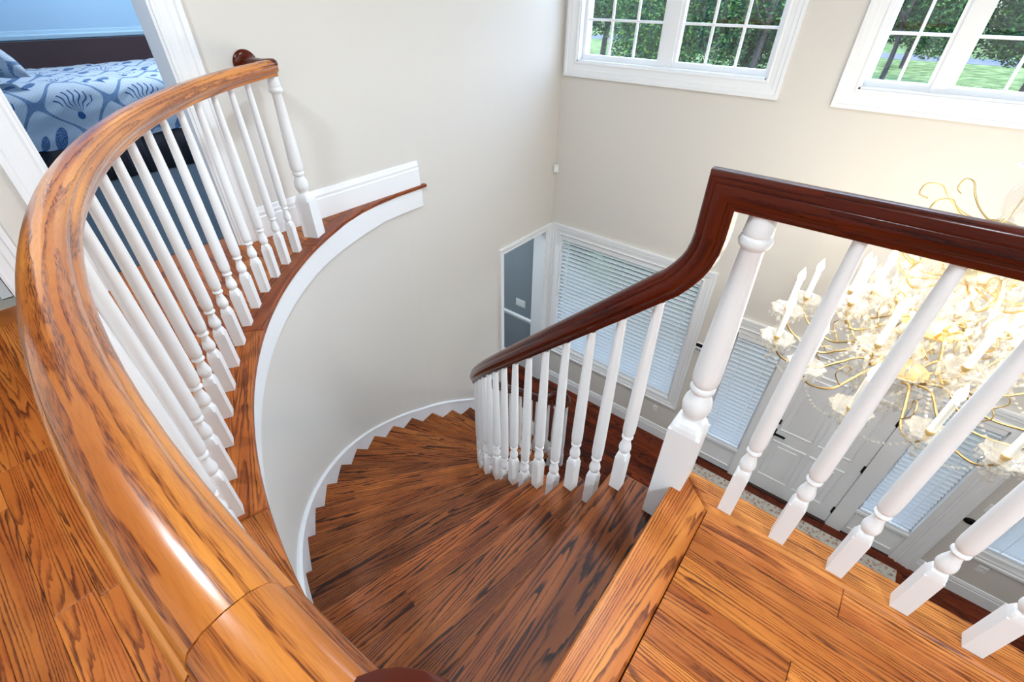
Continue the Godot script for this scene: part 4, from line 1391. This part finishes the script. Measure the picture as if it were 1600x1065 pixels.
func small_things():
	plate("white wall outlet under the wide blind near the corner", "wall_outlet", "outlet", V(-1.10, -2.87, ZB), 0.055, 0.085, 1)
	plate("white wall outlet low on the wall right of the entrance", "wall_outlet", "outlet", V(2.035, -2.875, ZB), 0.07, 0.085, 1)
	plate("white light switch plate on the wall left of the entrance", "light_switch", "switch", V(-0.765, -2.12, ZB), 0.075, 0.10, 0)
	plate("white double light switch plate right of the front door", "light_switch", "switch", V(1.79, -2.2, ZB), 0.11, 0.10, 0)
	plate("white triple light switch on the slate blue wall", "light_switch", "switch", V(-3.22, -2.20, -4.22), 0.16, 0.11, 0)
	var xf := Transform3D(Basis(V(1, 0, 0), V(0, 0, 1), V(0, 1, 0)), Vector3.ZERO)
	# wall thermostat with a dark screen
	var t := thing("thermostat", "small white thermostat with black screen beside the wide window", "thermostat", V(-0.82, -1.775, ZB))
	var b := MB.new()
	b.cbox(V(-0.045, 0, -0.06), V(0.045, 0.022, 0.055), 0.005, xf)
	obj("body", b.mesh(), flat("switch_plate", rgb8(236, 236, 234), 0.4), t)
	b = MB.new()
	b.cbox(V(-0.043, 0.02, 0.012), V(0.043, 0.025, 0.053), 0.002, xf)
	obj("screen", b.mesh(), flat("dark_screen", rgb8(26, 28, 34), 0.25), t)
	for i in 4:
		b = MB.new()
		b.box(V(-0.034 + i * 0.018, -0.042, 0.0215), V(-0.022 + i * 0.018, -0.012, 0.0245))
		obj("button", b.mesh(), flat("grey_button", rgb8(120, 124, 130), 0.5), t)
	# black oval fitting right of the entrance
	t = thing("wall_fitting", "small black oval fitting on the wall right of the entrance", "fitting", V(1.735, -2.415, ZB))
	b = MB.new()
	b.lathe([Vector2(0, 0), Vector2(0.034, 0), Vector2(0.036, 0.006), Vector2(0.03, 0.012), Vector2(0, 0.013)], 24, xf)
	obj("backplate", b.mesh(), flat("black_iron", rgb8(22, 22, 24), 0.4, 0.6), t)
	b = MB.new()
	b.lathe([Vector2(0.026, 0.009), Vector2(0.022, 0.018), Vector2(0.01, 0.022), Vector2(0, 0.023)], 20, xf)
	obj("button", b.mesh(), flat("black_iron", rgb8(22, 22, 24), 0.4, 0.6), t)
	t.scale = V(1.35, 1.0, 1.0)
	# motion sensor in the room corner
	t = thing("motion_sensor", "small white motion sensor high in the room corner", "sensor", V(XW + 0.018, -0.30, ZB + 0.018))
	b = MB.new()
	var cx := Transform3D(Basis(Vector3.UP, PI / 4), Vector3.ZERO)
	b.cbox(V(-0.028, -0.04, -0.012), V(0.028, 0.04, 0.026), 0.006, cx)
	obj("housing", b.mesh(), flat("sensor_plastic", rgb8(224, 223, 218), 0.5), t)
	b = MB.new()
	b.cbox(V(-0.019, -0.022, 0.022), V(0.019, 0.018, 0.0295), 0.003, cx)
	obj("lens", b.mesh(), flat("sensor_lens", rgb8(238, 238, 236), 0.3), t)
	# rug
	var n := 512
	var im := Image.create_empty(n, n, false, Image.FORMAT_RGB8)
	var a := FastNoiseLite.new(); a.seed = 31; a.frequency = 0.022; a.noise_type = FastNoiseLite.TYPE_CELLULAR
	var c2 := FastNoiseLite.new(); c2.seed = 32; c2.frequency = 0.05
	for y in n:
		for x in n:
			var c := rgb8(206, 200, 188)
			var q := a.get_noise_2d(x, y)
			var h := c2.get_noise_2d(x, y)
			if q < -0.78: c = rgb8(170, 70, 60) if h > 0.05 else rgb8(96, 104, 116)
			elif q < -0.62 and absf(h) > 0.1: c = rgb8(204, 140, 118) if h > 0.05 else rgb8(132, 138, 132)
			elif absf(h) < 0.025: c = rgb8(120, 124, 118)
			im.set_pixel(x, y, c)
	var rm := textured("rug_print", ImageTexture.create_from_image(im), Color.WHITE, 0.95)
	b = MB.new()
	b.prism(PackedVector2Array([Vector2(-0.62, -4.108), Vector2(1.591, -4.108), Vector2(1.591, -3.25), Vector2(-0.62, -3.25)]), YF + 0.009, YF + 0.0005, 0.003, Vector2(1, 0), Vector2.ZERO, Vector2(0.55, 0.55))
	var rug := obj("rug", b.mesh(), rm)
	tag(rug, "pale floral runner rug on the dark floor inside the front door", "rug")

# ------------------------------------------------------------------ garden
func tree_meshes(sd: int, crown: Array, leaves: int, size: float) -> Array:
	rng.seed = sd
	var b := MB.new()
	var cols := PackedColorArray()
	for i in leaves:
		var e: Array = crown[rng.randi() % crown.size()]
		var d := Vector3(rng.randfn(), rng.randfn(), rng.randfn()).normalized() * pow(rng.randf(), 0.45)
		var p: Vector3 = e[0] + d * e[1]
		var s := size * rng.randf_range(0.6, 1.3)
		var u := Vector3(rng.randfn(), rng.randfn() * 0.6, rng.randfn()).normalized()
		var w := u.cross(Vector3(rng.randfn(), rng.randfn(), rng.randfn())).normalized()
		var k := rng.randf()
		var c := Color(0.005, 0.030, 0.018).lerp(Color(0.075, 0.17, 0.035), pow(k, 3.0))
		# a small spray of two leaves
		for q in [[p - u * s, p + w * s * 0.4, p + u * s], [p - u * s, p + u * s, p - w * s * 0.4]]:
			b.tri(q[0], q[1], q[2])
			for r in 3: cols.append(c)
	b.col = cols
	return [b.mesh()]

func trunk_mesh(sd: int, h: float, r: float) -> ArrayMesh:
	rng.seed = sd
	var b := MB.new()
	tube(b, curve([V(0, -0.1, 0), V(rng.randf_range(-0.1, 0.1), h * 0.35, 0.05), V(rng.randf_range(-0.25, 0.25), h * 0.7, 0), V(rng.randf_range(-0.3, 0.3), h, 0.1)], 10), r, r * 0.45, 10)
	for i in 5:
		var a := rng.randf() * TAU
		var y := h * rng.randf_range(0.45, 0.85)
		var d := V(cos(a), 0.5, sin(a))
		tube(b, curve([V(0, y, 0), d * h * 0.18 + V(0, y, 0), d * h * 0.4 + V(0, y + 0.3, 0)], 6), r * 0.4, r * 0.12, 7)
	return b.mesh()

func garden():
	var gy := YF - 0.45
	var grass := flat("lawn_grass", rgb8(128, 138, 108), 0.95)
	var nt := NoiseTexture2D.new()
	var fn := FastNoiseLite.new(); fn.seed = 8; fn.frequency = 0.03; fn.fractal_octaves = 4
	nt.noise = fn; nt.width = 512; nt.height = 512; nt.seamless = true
	var cr := Gradient.new(); cr.set_color(0, Color(0.42, 0.55, 0.42)); cr.set_color(1, Color(1.0, 1.0, 0.9)); nt.color_ramp = cr  # pale and teal patches put sun and shade into the grass colour
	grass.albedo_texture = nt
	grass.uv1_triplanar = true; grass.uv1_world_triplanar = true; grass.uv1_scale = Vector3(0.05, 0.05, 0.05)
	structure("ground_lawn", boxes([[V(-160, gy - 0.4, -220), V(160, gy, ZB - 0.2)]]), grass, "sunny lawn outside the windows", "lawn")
	var drive := flat("pale_gravel", rgb8(88, 92, 98), 0.95)
	drive.metallic_specular = 0.1
	structure("driveway", boxes([[V(-120, gy + 0.001, -70), V(120, gy + 0.021, -64)]]), drive, "pale driveway across the lawn", "driveway")
	# unseen porch roof, added to shade the ground floor windows
	structure("added_porch_roof", boxes([[V(-4.6, -0.72, -7.3), V(5.2, -0.58, ZB - 0.2)]]), white, "added white porch roof shading the front door from outside", "roof")
	structure("added_porch_floor", boxes([[V(-4.6, YF - 0.45, -7.2), V(5.2, YF - 0.06, ZB - 0.2)]]), flat("porch_boards", rgb8(70, 72, 74), 0.9), "added grey porch floor outside the front door", "floor")  # added with the porch; dark so the blind gaps look dark
	for x in [-4.4, -1.3, 1.9, 5.0]:
		var pb := MB.new()
		pb.lathe([Vector2(0, YF - 0.06), Vector2(0.13, YF - 0.06), Vector2(0.13, YF + 0.05), Vector2(0.10, YF + 0.08), Vector2(0.085, -0.85), Vector2(0.13, -0.8), Vector2(0.13, -0.72), Vector2(0, -0.72)], 20, Transform3D(Basis.IDENTITY, V(x, 0, -7.05)))
		var po := obj("added_porch_column", pb.mesh(), white)
		tag(po, "added round white porch column outside the ground floor windows", "column", "columns of the added porch")
	grass.metallic_specular = 0.05
	var leaf_m := flat("tree_leaves", Color.WHITE, 0.7)
	leaf_m.metallic_specular = 0.2
	leaf_m.vertex_color_use_as_albedo = true
	leaf_m.backlight_enabled = true
	leaf_m.backlight = Color(0.12, 0.16, 0.06)
	var shrub := tree_meshes(504, [[V(0, 0.75, 0), V(0.85, 0.7, 0.6)], [V(0.5, 0.45, 0.1), V(0.5, 0.45, 0.5)], [V(-0.5, 0.45, 0.1), V(0.5, 0.45, 0.5)]], 3500, 0.07)
	for i in 7:  # unseen shrubs added as a dark backdrop to the blind gaps
		var sh := obj("added_shrub", shrub[0], leaf_m)
		tag(sh, "%s added dark green shrub from the left in the bed before the porch" % ["first", "second", "third", "fourth", "fifth", "sixth", "seventh"][i], "shrub", "added shrubs before the porch")
		sh.position = V(-5.2 + i * 1.75, gy, -8.2); sh.rotation.y = i * 2.1
	var bark := flat("grey_bark", rgb8(52, 48, 50), 0.9)
	var kinds := [
		[tree_meshes(501, [[V(0, 7.5, 0), V(4.2, 3.2, 4.0)], [V(2.6, 5.4, 1.2), V(2.6, 2.2, 2.6)], [V(-2.8, 5.6, 0.6), V(2.8, 2.2, 2.6)], [V(0.4, 4.6, 2.6), V(2.4, 1.6, 2.0)]], 17000, 0.12), trunk_mesh(601, 6.5, 0.26)],
		[tree_meshes(502, [[V(0, 8.5, 0), V(3.8, 4.0, 3.8)], [V(1.8, 5.0, 1.6), V(2.4, 2.4, 2.2)], [V(-2.0, 4.2, 1.4), V(2.2, 2.0, 2.2)]], 17000, 0.13), trunk_mesh(602, 7.0, 0.20)],
		[tree_meshes(503, [[V(0, 6.0, 0), V(3.6, 2.6, 3.4)], [V(2.0, 3.6, 0), V(1.9, 2.1, 2.0)], [V(-2.0, 3.4, 0.5), V(1.9, 2.0, 2.0)], [V(0.3, 3.0, 1.7), V(1.8, 1.7, 1.5)]], 17000, 0.12), trunk_mesh(603, 5.5, 0.22)]]
	# [x, z, kind, scale, label]
	var spots := [
		[-18.8, -33.5, 0, 0.9, "broad oak with thick grey trunk behind left panes of the corner window"],
		[-13.2, -28.0, 2, 0.95, "low hanging tree behind the middle of the corner window"],
		[-7.8, -30.5, 2, 1.0, "low hanging tree behind the right panes of the corner window"],
		[-24.5, -40.0, 1, 1.1, "dark tree at the far left behind the corner window"],
		[-11.5, -42.0, 2, 1.3, "dense background tree beyond the corner window"],
		[-2.6, -41.0, 1, 0.85, "slender-trunked tree on the lawn behind the window above the door"],
		[-2.4, -56.0, 0, 1.1, "thick-trunked tree farther back behind the window above the door"],
		[4.6, -44.0, 2, 1.2, "large tree at the right behind the window above the door"],
		[-22.0, -62.0, 2, 1.7, "distant tree on the left beyond the lawn"],
		[-9.5, -84.0, 0, 1.8, "far tree past the driveway on the left"],
		[11.0, -88.0, 2, 1.9, "far tree past the driveway on the right"],
		[21.0, -64.0, 1, 1.5, "distant tree at the far right of the lawn"],
		[-36.0, -84.0, 0, 2.0, "farthest big tree at the left edge of the lawn"],
		[0.0, -112.0, 2, 2.6, "farthest tall tree closing the view down the lawn"],
		[-22.0, -118.0, 2, 2.6, "farthest wide tree behind the left lawn"],
		[22.0, -118.0, 0, 2.4, "farthest wide tree behind the right lawn"]]
	for i in spots.size():
		var s: Array = spots[i]
		var t := thing("garden_tree", s[4], "tree", V(s[0], gy, s[1]), "trees outside the windows")
		t.rotation.y = i * 1.7
		t.scale = Vector3.ONE * s[3]
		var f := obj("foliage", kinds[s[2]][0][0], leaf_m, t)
		f.set_meta("kind", "stuff")
		obj("trunk", kinds[s[2]][1], bark, t)
